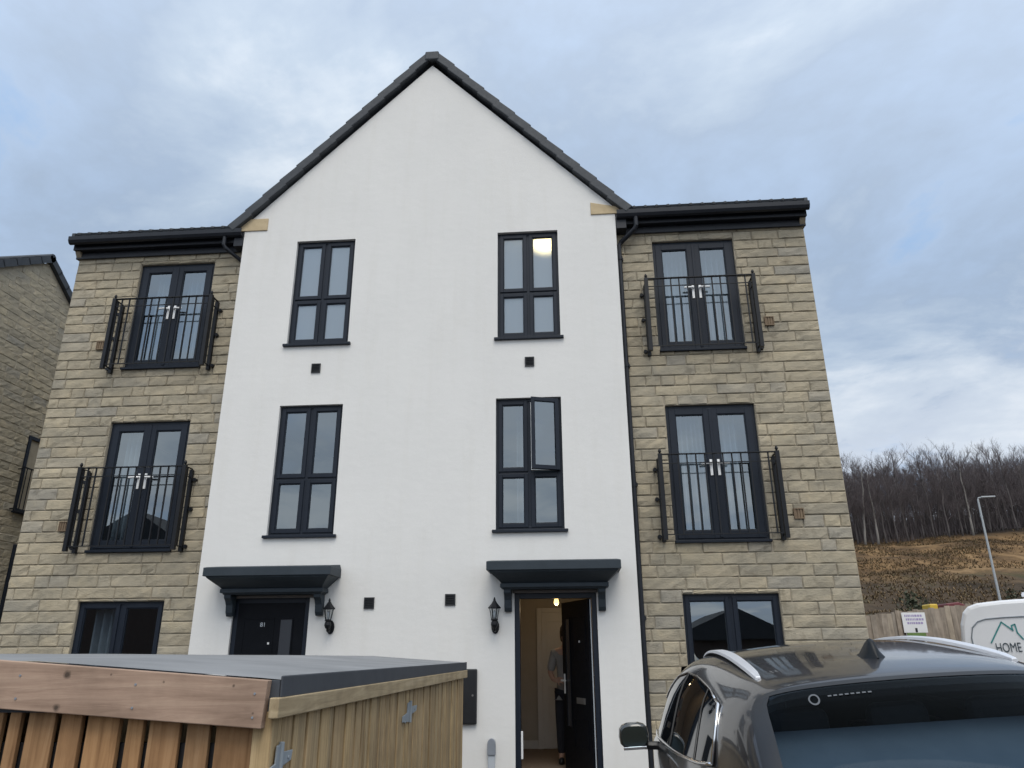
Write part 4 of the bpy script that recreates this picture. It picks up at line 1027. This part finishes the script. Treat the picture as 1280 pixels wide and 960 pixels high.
    def hatch_grid(mb, u0, u1, t0, t1, off, nu=10, nt_=18):
        vv = [hatch(u0+(u1-u0)*i/nu, t0+(t1-t0)*j/nt_, off) for i in range(nu+1) for j in range(nt_+1)]
        mb.add(vv, [(i*(nt_+1)+j, i*(nt_+1)+j+1, (i+1)*(nt_+1)+j+1, (i+1)*(nt_+1)+j) for i in range(nu) for j in range(nt_)])
    g = MB(); hatch_grid(g, .03, .97, -1, 1, .006, 14, 30); go = g.build('rear_window', M['rearglass'], C, smooth=True)
    bd = MB()      # printed black border round the glass
    for (u0, u1, t0, t1) in ((.03, .075, -1, 1), (.90, .97, -1, 1), (.075, .90, -1, -.90), (.075, .90, .90, 1)): hatch_grid(bd, u0, u1, t0, t1, .008, 10, 30)
    bd.build('window_border', M['black'], go, smooth=True)
    lab2 = MB(); [hatch_grid(lab2, .176, .190, .275+.034*q_, .275+.034*q_+.022, .0085, 1, 2) for q_ in range(8)]
    for k in range(16):
        t0 = 2*math.pi*k/16; t1 = t0+2*math.pi/16
        vv = [hatch(.20+rr*1.6*math.sin(tt), .62+rr*math.cos(tt), .0085) for tt in (t0, t1) for rr in (.024, .034)]; lab2.add(vv, [(0, 1, 3, 2)])
    lab2.build('window_sticker', M['sticker'], go)
    # shark fin aerial
    f = MB(); vv = []
    for dx, hw, hh in ((-.075, .006, .010), (-.055, .022, .045), (-.035, .027, .078), (-.015, .028, .088), (.03, .030, .066), (.10, .024, .026), (.15, .006, .004)):
        zb = hit((.87+dx, 0, 1.4), (0, 0, -1), 0).z-.006; vv += [(.87+dx, -hw*1.9, zb), (.87+dx, -hw*.95, zb+hh*.42), (.87+dx, -hw*.45, zb+hh*.93), (.87+dx, 0, zb+hh), (.87+dx, hw*.45, zb+hh*.93), (.87+dx, hw*.95, zb+hh*.42), (.87+dx, hw*1.9, zb)]
    f.add(vv, [(i*7+k, i*7+k+1, (i+1)*7+k+1, (i+1)*7+k) for i in range(6) for k in range(6)]); f.build('aerial_fin', M['fin'], C, smooth=True)
    # rear wiper, number plate, windscreen
    wp = MB(); wp.tube([hatch(.99, .02, .03), hatch(.95, -.30, .035), hatch(.93, -.68, .03)], .010, 6); wp.build('rear_wiper', M['black'], C)
    # cabin: luggage cover, rear seat with head restraints, dark lining
    sh = MB(); sh.add([(.64, -.64, 1.315), (.64, .64, 1.315), (.14, .64, 1.10), (.14, -.64, 1.10)], [(0, 1, 2, 3)]); sh.build('luggage_cover', M['shelf'], C, solid=.01)
    se = MB(); se.box(.66, .80, -.62, .62, .60, 1.19); se.box(1.75, 1.9, -.6, -.1, .6, 1.2); se.box(1.75, 1.9, .1, .6, .6, 1.2); se.build('seat_backs', M['cabin'], C, bevel=.03)
    for yy, xx in ((-.42, .72), (0, .72), (.42, .72), (-.35, 1.82), (.35, 1.82)):
        hr = MB(); hr.box(xx-.05, xx+.05, yy-.13, yy+.13, 1.21, 1.40); hr.build('head_restraint', M['cabin'], C, bevel=.045)
    ln = MB(); ln.box(.3, 3.0, -.66, .66, .5, .55); ln.quad((2.9, -.66, .5), (2.9, .66, .5), (2.9, .66, 1.3), (2.9, -.66, 1.3))
    for yy in (-.668, .668): ln.quad((.10, yy, .5), (3, yy, .5), (3, yy, 1.30), (.10, yy, 1.17))
    ln.add([(x, y, min(tz(x)-.075, 1.56)-.05*(abs(y) > .3)) for x in (.60, 1.1, 1.8, 2.5, 2.8) for y in (-.60, -.3, .3, .60)], [(i*4+j, i*4+j+1, i*4+j+5, i*4+j+4) for i in range(4) for j in range(3)])
    for yy in (-.655, .655): ln.quad((.45, yy, 1.30), (.60, yy*.93, 1.44), (2.6, yy*.93, 1.46), (2.9, yy, 1.28))
    ln.build('cabin_lining', M['cabin'], C)
    bmh = bmesh.new(); bmh.from_mesh(body.data)
    dead = [f for f in bmh.faces if .07 < f.calc_center_median().x < .47 and f.calc_center_median().z > 1.10 and abs(f.calc_center_median().y) < .66 and max(abs(v.co.y) for v in f.verts) < .675]
    bmesh.ops.delete(bmh, geom=dead, context='FACES'); bmh.to_mesh(body.data); bmh.free()
    pt = MB(); pt.box(.028, .042, -.26, .26, .70, .81); pt.build('number_plate', M['yellow'], C, bevel=.003)
    wsn = MB(); vv = []
    for i in range(7):
        x = 2.78+i*.1; z = tz(x)
        for j in range(9): t = -1+j/4; vv.append((x+.02-.05*t*t, t*wroof(x)*.93, z+.010-.02*t*t))
    wsn.add(vv, [(i*9+j, i*9+j+1, (i+1)*9+j+1, (i+1)*9+j) for i in range(6) for j in range(8)]); wsn.build('windscreen', M['carglass'], C, smooth=True)
    return C
m_, nt_m, b_m = new_mat('mirror_glass'); b_m.inputs['Base Color'].default_value = (.16, .22, .24, 1); b_m.inputs['Metallic'].default_value = 1; b_m.inputs['Roughness'].default_value = .05; M['mirrorglass'] = m_
M['sticker'] = simple('faded_sticker', (.07, .08, .09), (.09, .10, .11), .6)
M['fin'] = simple('dark_aerial_shell', (.006, .008, .010), (.009, .011, .013), .45, spec=.25)
M['mirrorshell'] = simple('dark_gloss_shell', (.020, .026, .030), (.026, .032, .036), .25, coat=1)
car = build_car()
yaw, pit, rol = R(88.35), R(1.38), R(-3.8)
car.matrix_world = Matrix.Translation(CARL) @ Matrix.Rotation(yaw, 4, 'Z') @ Matrix.Rotation(-pit, 4, 'Y') @ Matrix.Rotation(rol, 4, 'X')

# ------------------------------------------------------------------ white van
def build_van():
    V = root('delivery_van', (0, 0, 0), 'white panel van with green house outline logo parked in front of the fence', 'van')
    Lv, Hh, Wd = 4.95, 1.97, 1.95
    # side outline (x from tail, z), rounded
    out = [(.06, .35), (.0, .55), (.01, 1.2), (.06, 1.55), (.14, 1.77), (.24, 1.87), (.40, 1.925), (.8, 1.955), (1.6, 1.97), (2.8, 1.96), (3.3, 1.90), (3.7, 1.66), (4.05, 1.32), (4.2, 1.18), (4.6, 1.05), (4.88, .92), (4.95, .62), (4.92, .35)]
    mb = MB(); secs = [(0.0, .0), (.012, .06), (.04, .11), (.10, .16)]     # inset from the outline, distance inwards
    cx, cz = 2.4, 1.0; n = len(out)
    prof = [(-Wd/2, .055), (-Wd/2+.02, .025), (-Wd/2+.07, .004), (-Wd/2+.16, 0), (0, -.02), (Wd/2-.16, 0), (Wd/2-.07, .004), (Wd/2-.02, .025), (Wd/2, .055)]
    vs = []
    for y, ins in prof:
        for x, z in out:
            sx = (x-cx)/2.475; sz = (z-cz)/.97
            vs.append((x-ins*sx*1.2, y+(-.0 if True else 0), z-ins*sz*1.4 if z > .4 else z))
    mb.add(vs, [(i*n+k, i*n+(k+1) % n, (i+1)*n+(k+1) % n, (i+1)*n+k) for i in range(len(prof)-1) for k in range(n)]+[tuple(range(n)), tuple(range((len(prof)-1)*n, len(prof)*n))])
    body = mb.build('body', M['vanwhite'], V, smooth=False, bevel=.03)
    # pressed side panel: a raised seam following the corner
    yk = -Wd/2-.006
    seam = [(.20, .55), (.20, 1.30), (.25, 1.48), (.36, 1.585), (.50, 1.625), (.8, 1.64), (2.9, 1.66)]
    sm = MB(); sm.tube([(x, yk, z) for x, z in seam], .013, 6); sm.build('side_seam', M['vanseam'], V)
    # logo: house outline with chimney, word below
    lg = MB(); oy = yk-.004
    def strip(path, w):
        for a, b in zip(path, path[1:]):
            d = Vector((b[0]-a[0], 0, b[1]-a[1])); nrm = Vector((-d.z, 0, d.x)).normalized()*w; A = Vector((a[0], oy, a[1])); B = Vector((b[0], oy, b[1])); e = d.normalized()*w*.7
            lg.add([A-nrm-e, B-nrm+e, B+nrm+e, A+nrm-e], [(0, 1, 2, 3)])
    strip([(.50, 1.20), (.735, 1.56)], .012); strip([(.735, 1.56), (.89, 1.405), (.882, 1.47)], .012); strip([(.882, 1.49), (.94, 1.51), (.95, 1.36), (1.02, 1.245)], .012)
    lg.build('logo', M['teal'], V)
    cuv = bpy.data.curves.new('lettering', 'FONT'); cuv.body = "HOME"; cuv.size = .235; cuv.extrude = .002; cuv.space_character = 1.0
    to = bpy.data.objects.new('lettering', cuv); COL.objects.link(to); to.rotation_euler = (R(90), 0, 0); to.scale = (.62, 1, 1); to.location = (.55, oy, 1.03)
    bpy.context.view_layer.update(); text_to_mesh(to, 'lettering', M['darkvinyl'], V)
    g = MB(); g.add([(3.35, yk, 1.20), (3.95, yk, 1.18), (3.62, yk, 1.60), (3.35, yk, 1.66)], [(0, 1, 2, 3)]); g.build('cab_window', M['carglass'], V)
    t = MB(); t.box(-.012, .05, -.94, -.80, .75, 1.15); t.build('tail_light', M['taillight'], V, bevel=.01)
    for xw in (.95, 4.05):
        for s in (-1, 1):
            w = MB(); w.tube([(xw, s*.80, .33), (xw, s*.985, .33)], .33, 24); wo = w.build('wheel', M['rubber'], V)
            r_ = MB(); r_.tube([(xw, s*.98, .33), (xw, s*.992, .33)], .20, 18); r_.build('rim', M['greyplastic'], wo)
    for xx in (1.45, 2.1, 2.8):
        rk = MB(); rk.box(xx-.02, xx+.02, -.72, .72, 2.02, 2.05); rk.box(xx-.02, xx+.02, -.72, -.69, 1.95, 2.02); rk.box(xx-.02, xx+.02, .69, .72, 1.95, 2.02); rk.build('roof_bar', M['black'], V)
    bp = MB(); bp.box(-.05, .06, -.92, .92, .36, .55); bp.box(.3, 4.9, -.94, .94, .30, .38); bp.build('bumper', M['black'], V, bevel=.02)
    return V
van = build_van()
van.location = (9.86, 6.80, .33); van.rotation_euler = (0, R(-1.2), R(-27))
# ladder on the van roof
lad = MB()
for yy in (-.2, .2): lad.box(1.2, 3.6, yy-.03, yy+.03, 2.055, 2.115)
for k in range(10): lad.tube([(1.3+k*.25, -.2, 2.085), (1.3+k*.25, .2, 2.085)], .014, 6)
lo = lad.build('ladder', M['alu'], None); lo.matrix_world = Matrix.Translation(van.location) @ van.rotation_euler.to_matrix().to_4x4(); tag(lo, 'pale aluminium ladder lying on the roof of the white van', 'ladder')

# ------------------------------------------------------------------ fence, sign, panel, lamp, machine, bushes
F = root('timber_fence', (14, 9.2, .8), 'grey brown close boarded timber fence running below the hillside', 'fence')
mb = MB(); x = 5.5
def ftop(x): return 2.20+.098*(clampf(x, 5, 16)-8.87)
def fy(x): return 8.86+.08*(x-8.87)
while x < 30:
    w = .125; z0 = ground_h(x, fy(x))-.1
    mb.box(x, x+w-.006, fy(x)+rng.uniform(-.012, .012), fy(x)+.03, z0, ftop(x)+rng.uniform(-.02, .02), 0, rng.random()); x += w
mb.build('boards', M['fencewood'], F)
for k in range(13):
    mb = MB(); xx = 5.8+k*1.85; mb.box(xx-.05, xx+.05, fy(xx)-.05, fy(xx)-.014, ground_h(xx, fy(xx))-.2, ftop(xx)+.03, 0, rng.random()); mb.build('post', M['fencewood'], F)
def fpt(px_, d): return d
SG = root('notice_board', (9.9, 8.6, .5), 'white notice board with purple lettering on the timber fence', 'sign')
sx0, sx1, sz0, sz1, sy_ = 9.56, 10.08, 1.80, 2.24, 8.84
mb = MB(); mb.box(sx0, sx1, sy_-.02, sy_, sz0, sz1); mb.box(sx0+.05, sx0+.09, sy_, sy_+.04, .5, sz1); mb.box(sx1-.09, sx1-.05, sy_, sy_+.04, .5, sz1); mb.build('board', M['signwhite'], SG)
mb = MB(); rg = random.Random(4)
for k, zz in enumerate((2.17, 2.09, 2.01)):
    x = sx0+.06+.02*k
    while x < sx1-.08: w = rg.uniform(.015, .05); mb.box(x, x+w, sy_-.023, sy_-.019, zz-.025, zz+.022); x += w+.014
mb.build('lettering', M['purple'], SG)
mb = MB()
for k in range(7): xx = sx0+.1+k*.055; mb.box(xx, xx+.035, sy_-.0235, sy_-.0195, 1.66+.02*(k % 2), 1.80-.004)
mb.box(sx0+.06, sx1-.06, sy_-.019, sy_-.003, 1.66, 1.798); mb.build('green_strip', M['green'], SG)
mb = MB(); mb.box(sx0+.25, sx0+.30, sy_-.024, sy_-.02, 1.81, 1.90); mb.build('emblem', M['black'], SG)

HP = root('site_fence_panel', (7.7, 8.2, .4), 'galvanised site fence panel standing between the house corner and the timber fence', 'fence panel')
mb = MB()
for x in (6.2, 7.78): mb.tube([(x, 8.2, .25), (x, 8.2, 2.52)], .022, 8)
for z in (.45, 2.17, 1.45): mb.tube([(6.2, 8.2, z), (7.78, 8.2, z)], .017, 6)
mb.build('frame', M['galv'], HP)
mb = MB()
for k in range(22): mb.tube([(6.25+k*.07, 8.2, .45), (6.25+k*.07, 8.2, 2.17)], .0035, 4)
for k in range(8): mb.tube([(6.2, 8.2, .55+k*.21), (7.78, 8.2, .55+k*.21)], .0035, 4)
mb.build('mesh_infill', M['galv'], HP)

LP = root('street_lamp', (17.45, 19.56, 2.0), 'slim galvanised street lamp with short arm in front of the wooded hillside', 'street lamp')
mb = MB(); bz = ground_h(17.45, 19.56); mb.tube([(17.45, 19.56, bz-.2), (17.45, 19.56, bz+1.2), (17.45, 19.56, bz+1.25), (17.45, 19.56, 6.80)], [.075, .075, .044, .034], 10); mb.build('column', M['galv'], LP)
mb = MB(); mb.tube([(17.45, 19.56, 6.78), (17.47, 19.55, 6.86), (17.62, 19.5, 6.87)], .03, 8); mb.build('arm', M['galv'], LP)
mb = MB(); mb.obox((17.78, 19.48, 6.875), (.24, -.03, 0), (.01, .08, 0), (0, 0, .028)); mb.build('lamp_head', M['galv'], LP, bevel=.015)

# small site machine just showing over the fence
DP = root('site_dumper', (13.9, 17, 1.2), 'small dark red and yellow site dumper just showing above the timber fence', 'dumper')
dx, dy = 13.62, 16.5; gz = ground_h(dx, dy)
dz = 2.62-gz-1.5
mb = MB(); mb.prism([(0, .55+dz), (.5, .75+dz), (.62, 1.50+dz), (.40, 1.60+dz), (.02, 1.56+dz)], lambda u, v, w: (dx+u+.28, w, gz+v+.16), dy-.5, dy+.5); mb.build('skip', M['redpaint'], DP, bevel=.03)
mb = MB(); mb.box(dx-.14, dx+.12, dy-.3, dy+.3, gz+.6+dz, gz+1.72+dz); mb.build('engine_cover', M['yellow'], DP, bevel=.04)
for xx in (dx-.05, dx+.75):
    for yy in (dy-.62, dy+.5): mb = MB(); mb.tube([(xx, yy, gz+.4), (xx, yy+.16, gz+.4)], .42, 16); mb.build('wheel', M['rubber'], DP)
mb = MB(); mb.box(dx-.2, dx+1.1, dy-.35, dy+.35, gz+.4, gz+.7+dz); mb.build('chassis', M['black'], DP)

def bush(x, y, r, h, label, seed):
    rg = random.Random(seed); z = ground_h(x, y); mb = MB()
    for k in range(700):
        u = rg.random()**.5; t = rg.uniform(0, 6.283); hh = rg.random()
        lump = .75+.35*math.sin(3*t+seed)+.2*math.sin(7*t)
        p = Vector((x+r*u*lump*math.cos(t)*(1.05-hh*.6), y+r*u*lump*math.sin(t)*(1.05-hh*.6), z+h*hh*(.75+.25*math.sin(4*t))))
        a = Vector((rg.uniform(-1, 1), rg.uniform(-1, 1), rg.uniform(-1, 1))).normalized()*.10; b_ = Vector((rg.uniform(-1, 1), rg.uniform(-1, 1), rg.uniform(-1, 1))).normalized()*.07
        mb.add([p-a, p+b_, p+a, p-b_], [(0, 1, 2, 3)])
    for k in range(9): t = rg.uniform(0, 6.28); mb.tube([(x, y, z-.1), (x+.4*r*math.cos(t), y+.4*r*math.sin(t), z+h*.5), (x+.7*r*math.cos(t+.3), y+.7*r*math.sin(t+.3), z+h*.85)], [.03, .02, .008], 5)
    o = mb.build('shrub', M['bush'], None, fix=False); tag(o, label, 'shrub', 'shrubs at the foot of the hillside')
bush(16.2, 24, 1.0, 2.0, 'dark shrub above the red and yellow machine at the hillside foot', 1)
bush(12.6, 22, .9, 1.3, 'low dark shrub behind the fence left of the white notice board', 2)
bush(23.5, 29, 1.6, 1.7, 'dark shrub just right of the street lamp foot', 3)

# ------------------------------------------------------------------ bare winter wood on the hilltop
def make_tree(seed, pale=False):
    rg = random.Random(seed); h = rg.uniform(9.6, 11.8)
    o = root('bare_tree', (0, 0, 0), 'bare winter tree in the dense wood on top of the hillside', 'tree', 'bare trees of the hilltop wood')
    tk = MB(); cr_ = MB()
    lean = Vector((rg.uniform(-.06, .06), rg.uniform(-.06, .06), 0))
    path = [Vector((0, 0, -.4))]
    for i in range(1, 9):
        z = h*.86*i/8; path.append(Vector((lean.x*z+rg.uniform(-.10, .10), lean.y*z+rg.uniform(-.1, .1), z)))
    r0 = rg.uniform(.10, .16) if not pale else .15
    tk.tube(path, [r0*(1-.105*i)+.012 for i in range(9)], 7)
    def branch(p, d, L, r, lvl):
        n = 3; pts = [p]; q = p.copy(); dd = d.copy()
        for i in range(n):
            dd = (dd+Vector((rg.uniform(-.22, .22), rg.uniform(-.22, .22), rg.uniform(-.05, .28)))).normalized(); q = q+dd*L/n; pts.append(q.copy())
        (tk if lvl == 0 and r > .05 else cr_).tube(pts, [r*(1-.28*i) for i in range(n+1)], 4 if lvl < 2 else 3, cap=False)
        if lvl < 3:
            k = (5, 5, 4)[lvl]
            for j in range(k):
                t = rg.uniform(.25, 1); i = min(int(t*n), n-1); pp_ = pts[i].lerp(pts[i+1], t*n-i)
                a = Vector((rg.uniform(-1, 1), rg.uniform(-1, 1), rg.uniform(-.1, .9))).normalized()
                branch(pp_, (dd*.75+a*.75).normalized(), L*rg.uniform(.42, .62), r*.5, lvl+1)
    nb = rg.randint(16, 23)
    for k in range(nb):
        t = .22+.76*(k/nb)+rg.uniform(-.02, .02); t = min(t, .98); i = min(int(t*8), 7); p = path[i].lerp(path[i+1], t*8-i)
        az = rg.uniform(0, 6.283); el = rg.uniform(.35, 1.0)
        branch(p, Vector((math.cos(az), math.sin(az), el)).normalized(), h*rg.uniform(.15, .26)*(1.25-.55*t), .034, 0)
    tk.build('trunk', M['birch'] if pale else M['bark'], o, smooth=True, fix=False); cr_.build('crown', M['twig'], o, fix=False)
    return o
protos = [make_tree(100+i) for i in range(7)]; pales = [make_tree(300+i, True) for i in range(2)]
spots = []
rt = random.Random(21)
for row in range(11):
    Y0 = 89+row*3.6
    x = 31+row*.9+rt.uniform(0, 1.0)
    while x < 66+row*2.2:
        spots.append((x, Y0+rt.uniform(-1.2, 1.2)-.02*(x-40))); x += rt.uniform(1.0, 1.95)
spots = spots[:285]
used = set()
for i, (x, y) in enumerate(spots):
    pr = protos[rt.randrange(7)]
    t = pr if pr.name not in used else copy_tree(pr)
    used.add(pr.name)
    s = rt.uniform(.72, 1.10)
    t.location = (x, y, ground_h(x, y)-.05); t.rotation_euler = (0, 0, rt.uniform(0, 6.28)); t.scale = (s, s, s)
pal = [(38.6, 87.4, 'pale leaning bare tree at the left front edge of the hilltop wood', .10), (40.1, 87.2, 'pale bare tree beside the leaning one at the front of the hilltop wood', -.05), (52.0, 88.0, 'single pale trunked bare tree at the wood front, left of the street lamp', .02)]
for k, (x, y, lab, ln) in enumerate(pal):
    t = pales[k] if k < 2 else copy_tree(pales[0])
    t.location = (x, y, ground_h(x, y)); t.rotation_euler = (0, ln, k*1.3); t['label'] = lab; t['group'] = 'pale trunked trees at the wood edge'
# undergrowth between the trunks
mb = MB(); rg = random.Random(5)
for k in range(16000):
    x = rg.uniform(29, 78); y = rg.uniform(89.5, 126); z = ground_h(x, y)
    a = rg.uniform(0, 6.28); L = rg.uniform(.5, 4.2)**1.0; w = .035
    d = Vector((math.cos(a)*.3, math.sin(a)*.3, 1))*L; p = Vector((x, y, z)); n = Vector((math.sin(a), -math.cos(a), 0))*w
    mb.add([p-n, p+n, p+d], [(0, 1, 2)])
tag(mb.build('undergrowth', M['twig'], None, fix=False), 'dark brushwood between the trunks of the hilltop wood', 'undergrowth', kind='stuff')

mb = MB(); rg = random.Random(9)
for k in range(34000):
    y = 24+66*rg.random()**.8; x = 12+rg.random()*(y*.62)+y*.08
    if noise.noise(Vector((x*.12, y*.12, 7)))+rg.uniform(-.35, .35) < .10: continue
    z = ground_h(x, y); h = rg.uniform(.05, .24); a = rg.uniform(0, 6.28); t = rg.random()
    for q in range(3):
        b_ = a+q*2.1; c_, s_ = math.cos(b_), math.sin(b_)
        mb.add([(x-s_*.06, y+c_*.06, z-.02), (x+s_*.06, y-c_*.06, z-.02), (x+c_*h*1.1, y+s_*h*1.1, z+h)], [(0, 1, 2)], 0, t)
m, nt, b = new_mat('dry_grass_tufts'); b.inputs['Roughness'].default_value = .95
at = N(nt, 'ShaderNodeAttribute', attribute_name='tone'); nt.links.new(ramp(nt, at.outputs['Fac'], [(0, (.065, .046, .026)), (.4, (.14, .092, .045)), (.75, (.22, .15, .075)), (1, (.085, .075, .036))]), b.inputs['Base Color'])
tag(mb.build('grass', m, None, fix=False), 'dry brown grass tufts scattered over the hillside', 'grass', kind='stuff')

# ------------------------------------------------------------------ houses across the street (they show in the glass)
def opposite(x0, x1, y, ez_, rz_, label):
    o = root('brick_house', ((x0+x1)/2, y, -.5), label, 'house', 'houses across the street')
    mb = MB(); mb.box(x0, x1, y-8, y, -.6, ez_); mb.build('wall', M['brick'], o)
    mb = MB(); xm = (x0+x1)/2; mb.prism([(x0-.3, ez_-.05), (x1+.3, ez_-.05), (xm, rz_)], lambda u, v, w: (u, w, v), y-8.2, y+.2); mb.build('roof', M['roofred'], o)
    for zz in ((.9, 3.5) if ez_ > 3 else ()):
        for xx in (x0+1.2, x1-2.2):
            w = MB(); w.box(xx, xx+1.1, y+.0, y+.03, zz, zz+1.2); w.build('window', M['glass_dark'], o)
opposite(-25, -15, -26, 5.1, 8.4, 'gabled house across the street mirrored in the left windows')
opposite(6.6, 12.2, -26, 2.0, 3.35, 'low dark gabled garage across the street mirrored in the right ground floor window')
opposite(14.5, 21, -27, 5.0, 8.0, 'gabled house across the street beside the low garage, mirrored in the glass')

# ------------------------------------------------------------------ sky and light
w = bpy.data.worlds.new('World'); scn.world = w; w.use_nodes = True; nt = w.node_tree; nt.nodes.clear()
SUN_EL, SUN_AZ = R(58), R(168)         # compass style: 180 = behind the camera (-Y)
sky = N(nt, 'ShaderNodeTexSky', sky_type='NISHITA'); sky.sun_disc = False; sky.sun_elevation = SUN_EL; sky.sun_rotation = SUN_AZ; sky.air_density = 1.2; sky.dust_density = 1.5; sky.ozone_density = 2
tc = N(nt, 'ShaderNodeTexCoord'); sep = N(nt, 'ShaderNodeSeparateXYZ'); nt.links.new(tc.outputs['Generated'], sep.inputs[0])
# project the view direction on a cloud deck
zc = N(nt, 'ShaderNodeMath', operation='MAXIMUM'); zc.inputs[1].default_value = 0.0; nt.links.new(sep.outputs[2], zc.inputs[0])
za = N(nt, 'ShaderNodeMath', operation='ADD'); za.inputs[1].default_value = .16; nt.links.new(zc.outputs[0], za.inputs[0])
dv = []
for i in (0, 1):
    q = N(nt, 'ShaderNodeMath', operation='DIVIDE'); nt.links.new(sep.outputs[i], q.inputs[0]); nt.links.new(za.outputs[0], q.inputs[1]); dv.append(q)
cb = N(nt, 'ShaderNodeCombineXYZ'); nt.links.new(dv[0].outputs[0], cb.inputs[0]); nt.links.new(dv[1].outputs[0], cb.inputs[1]); cb.inputs[2].default_value = 4.1
n_big = noise_tex(nt, cb.outputs[0], .95, 7, .56, .35)
n_fine = noise_tex(nt, cb.outputs[0], 2.1, 8, .60, .25)
mx = N(nt, 'ShaderNodeMath', operation='MULTIPLY_ADD'); mx.inputs[1].default_value = .45; nt.links.new(n_fine, mx.inputs[0]); 
m2 = N(nt, 'ShaderNodeMath', operation='MULTIPLY'); m2.inputs[1].default_value = .62; nt.links.new(n_big, m2.inputs[0]); nt.links.new(m2.outputs[0], mx.inputs[2])
CL = 1.0
cloudc = ramp(nt, mx.outputs[0], [(.36, (.25, .47, .86)), (.44, (.34, .53, .82)), (.50, (.405, .525, .71)), (.56, (.365, .465, .615)), (.62, (.46, .56, .69)), (.70, (.70, .77, .85))])
# pale band near the horizon
hb = N(nt, 'ShaderNodeMapRange'); hb.inputs['From Min'].default_value = .42; hb.inputs['From Max'].default_value = .02; nt.links.new(sep.outputs[2], hb.inputs[0])
hn = N(nt, 'ShaderNodeMapRange'); hn.inputs['From Min'].default_value = .44; hn.inputs['From Max'].default_value = .56; nt.links.new(n_fine, hn.inputs[0])
hz = N(nt, 'ShaderNodeMath', operation='MULTIPLY'); nt.links.new(hn.outputs[0], hz.inputs[1]); nt.links.new(hb.outputs[0], hz.inputs[0])
cloudc = mixc(nt, hz.outputs[0], cloudc, (.80, .84, .90))
bgs = N(nt, 'ShaderNodeBackground'); bgs.inputs[1].default_value = .11; nt.links.new(sky.outputs[0], bgs.inputs[0])
# the bank of cloud the sun stands behind (over the camera's shoulder) is brighter
sd = N(nt, 'ShaderNodeVectorMath', operation='DOT_PRODUCT'); sd.inputs[1].default_value = (math.sin(SUN_AZ)*math.cos(SUN_EL), math.cos(SUN_AZ)*math.cos(SUN_EL), math.sin(SUN_EL)); nt.links.new(tc.outputs['Generated'], sd.inputs[0])
wf = N(nt, 'ShaderNodeMapRange'); wf.inputs['From Max'].default_value = .8; wf.inputs['To Max'].default_value = .5; nt.links.new(sd.outputs['Value'], wf.inputs[0])
sm_ = N(nt, 'ShaderNodeMapRange'); sm_.inputs['From Min'].default_value = .0; sm_.inputs['From Max'].default_value = 1; sm_.inputs['To Min'].default_value = .90; sm_.inputs['To Max'].default_value = 1.75; nt.links.new(sd.outputs['Value'], sm_.inputs[0])
cloudw = mixc(nt, wf.outputs[0], cloudc, (.66, .66, .65)); bgc = N(nt, 'ShaderNodeBackground'); nt.links.new(cloudw, bgc.inputs[0]); nt.links.new(sm_.outputs[0], bgc.inputs[1])
cov = N(nt, 'ShaderNodeMapRange'); cov.inputs['From Min'].default_value = .36; cov.inputs['From Max'].default_value = .50; cov.inputs['To Min'].default_value = .55; cov.inputs['To Max'].default_value = 1; nt.links.new(mx.outputs[0], cov.inputs[0])
ms = N(nt, 'ShaderNodeMixShader'); nt.links.new(cov.outputs[0], ms.inputs[0]); nt.links.new(bgs.outputs[0], ms.inputs[1]); nt.links.new(bgc.outputs[0], ms.inputs[2])
wo_ = N(nt, 'ShaderNodeOutputWorld'); nt.links.new(ms.outputs[0], wo_.inputs[0])

sl = bpy.data.lights.new('sun', 'SUN'); sl.energy = 1.5; sl.angle = R(36); sl.color = (1, .93, .82)
so = bpy.data.objects.new('sun', sl); COL.objects.link(so)
sdir = Vector((math.sin(SUN_AZ)*math.cos(SUN_EL), math.cos(SUN_AZ)*math.cos(SUN_EL), math.sin(SUN_EL)))
so.rotation_euler = (-sdir).to_track_quat('-Z', 'Y').to_euler()
scn.view_settings.view_transform = 'Standard'; scn.view_settings.look = 'None'; scn.view_settings.exposure = .25; scn.view_settings.gamma = 1
scn.render.engine = 'CYCLES'
scn.cycles.max_bounces = 8; scn.cycles.transparent_max_bounces = 12
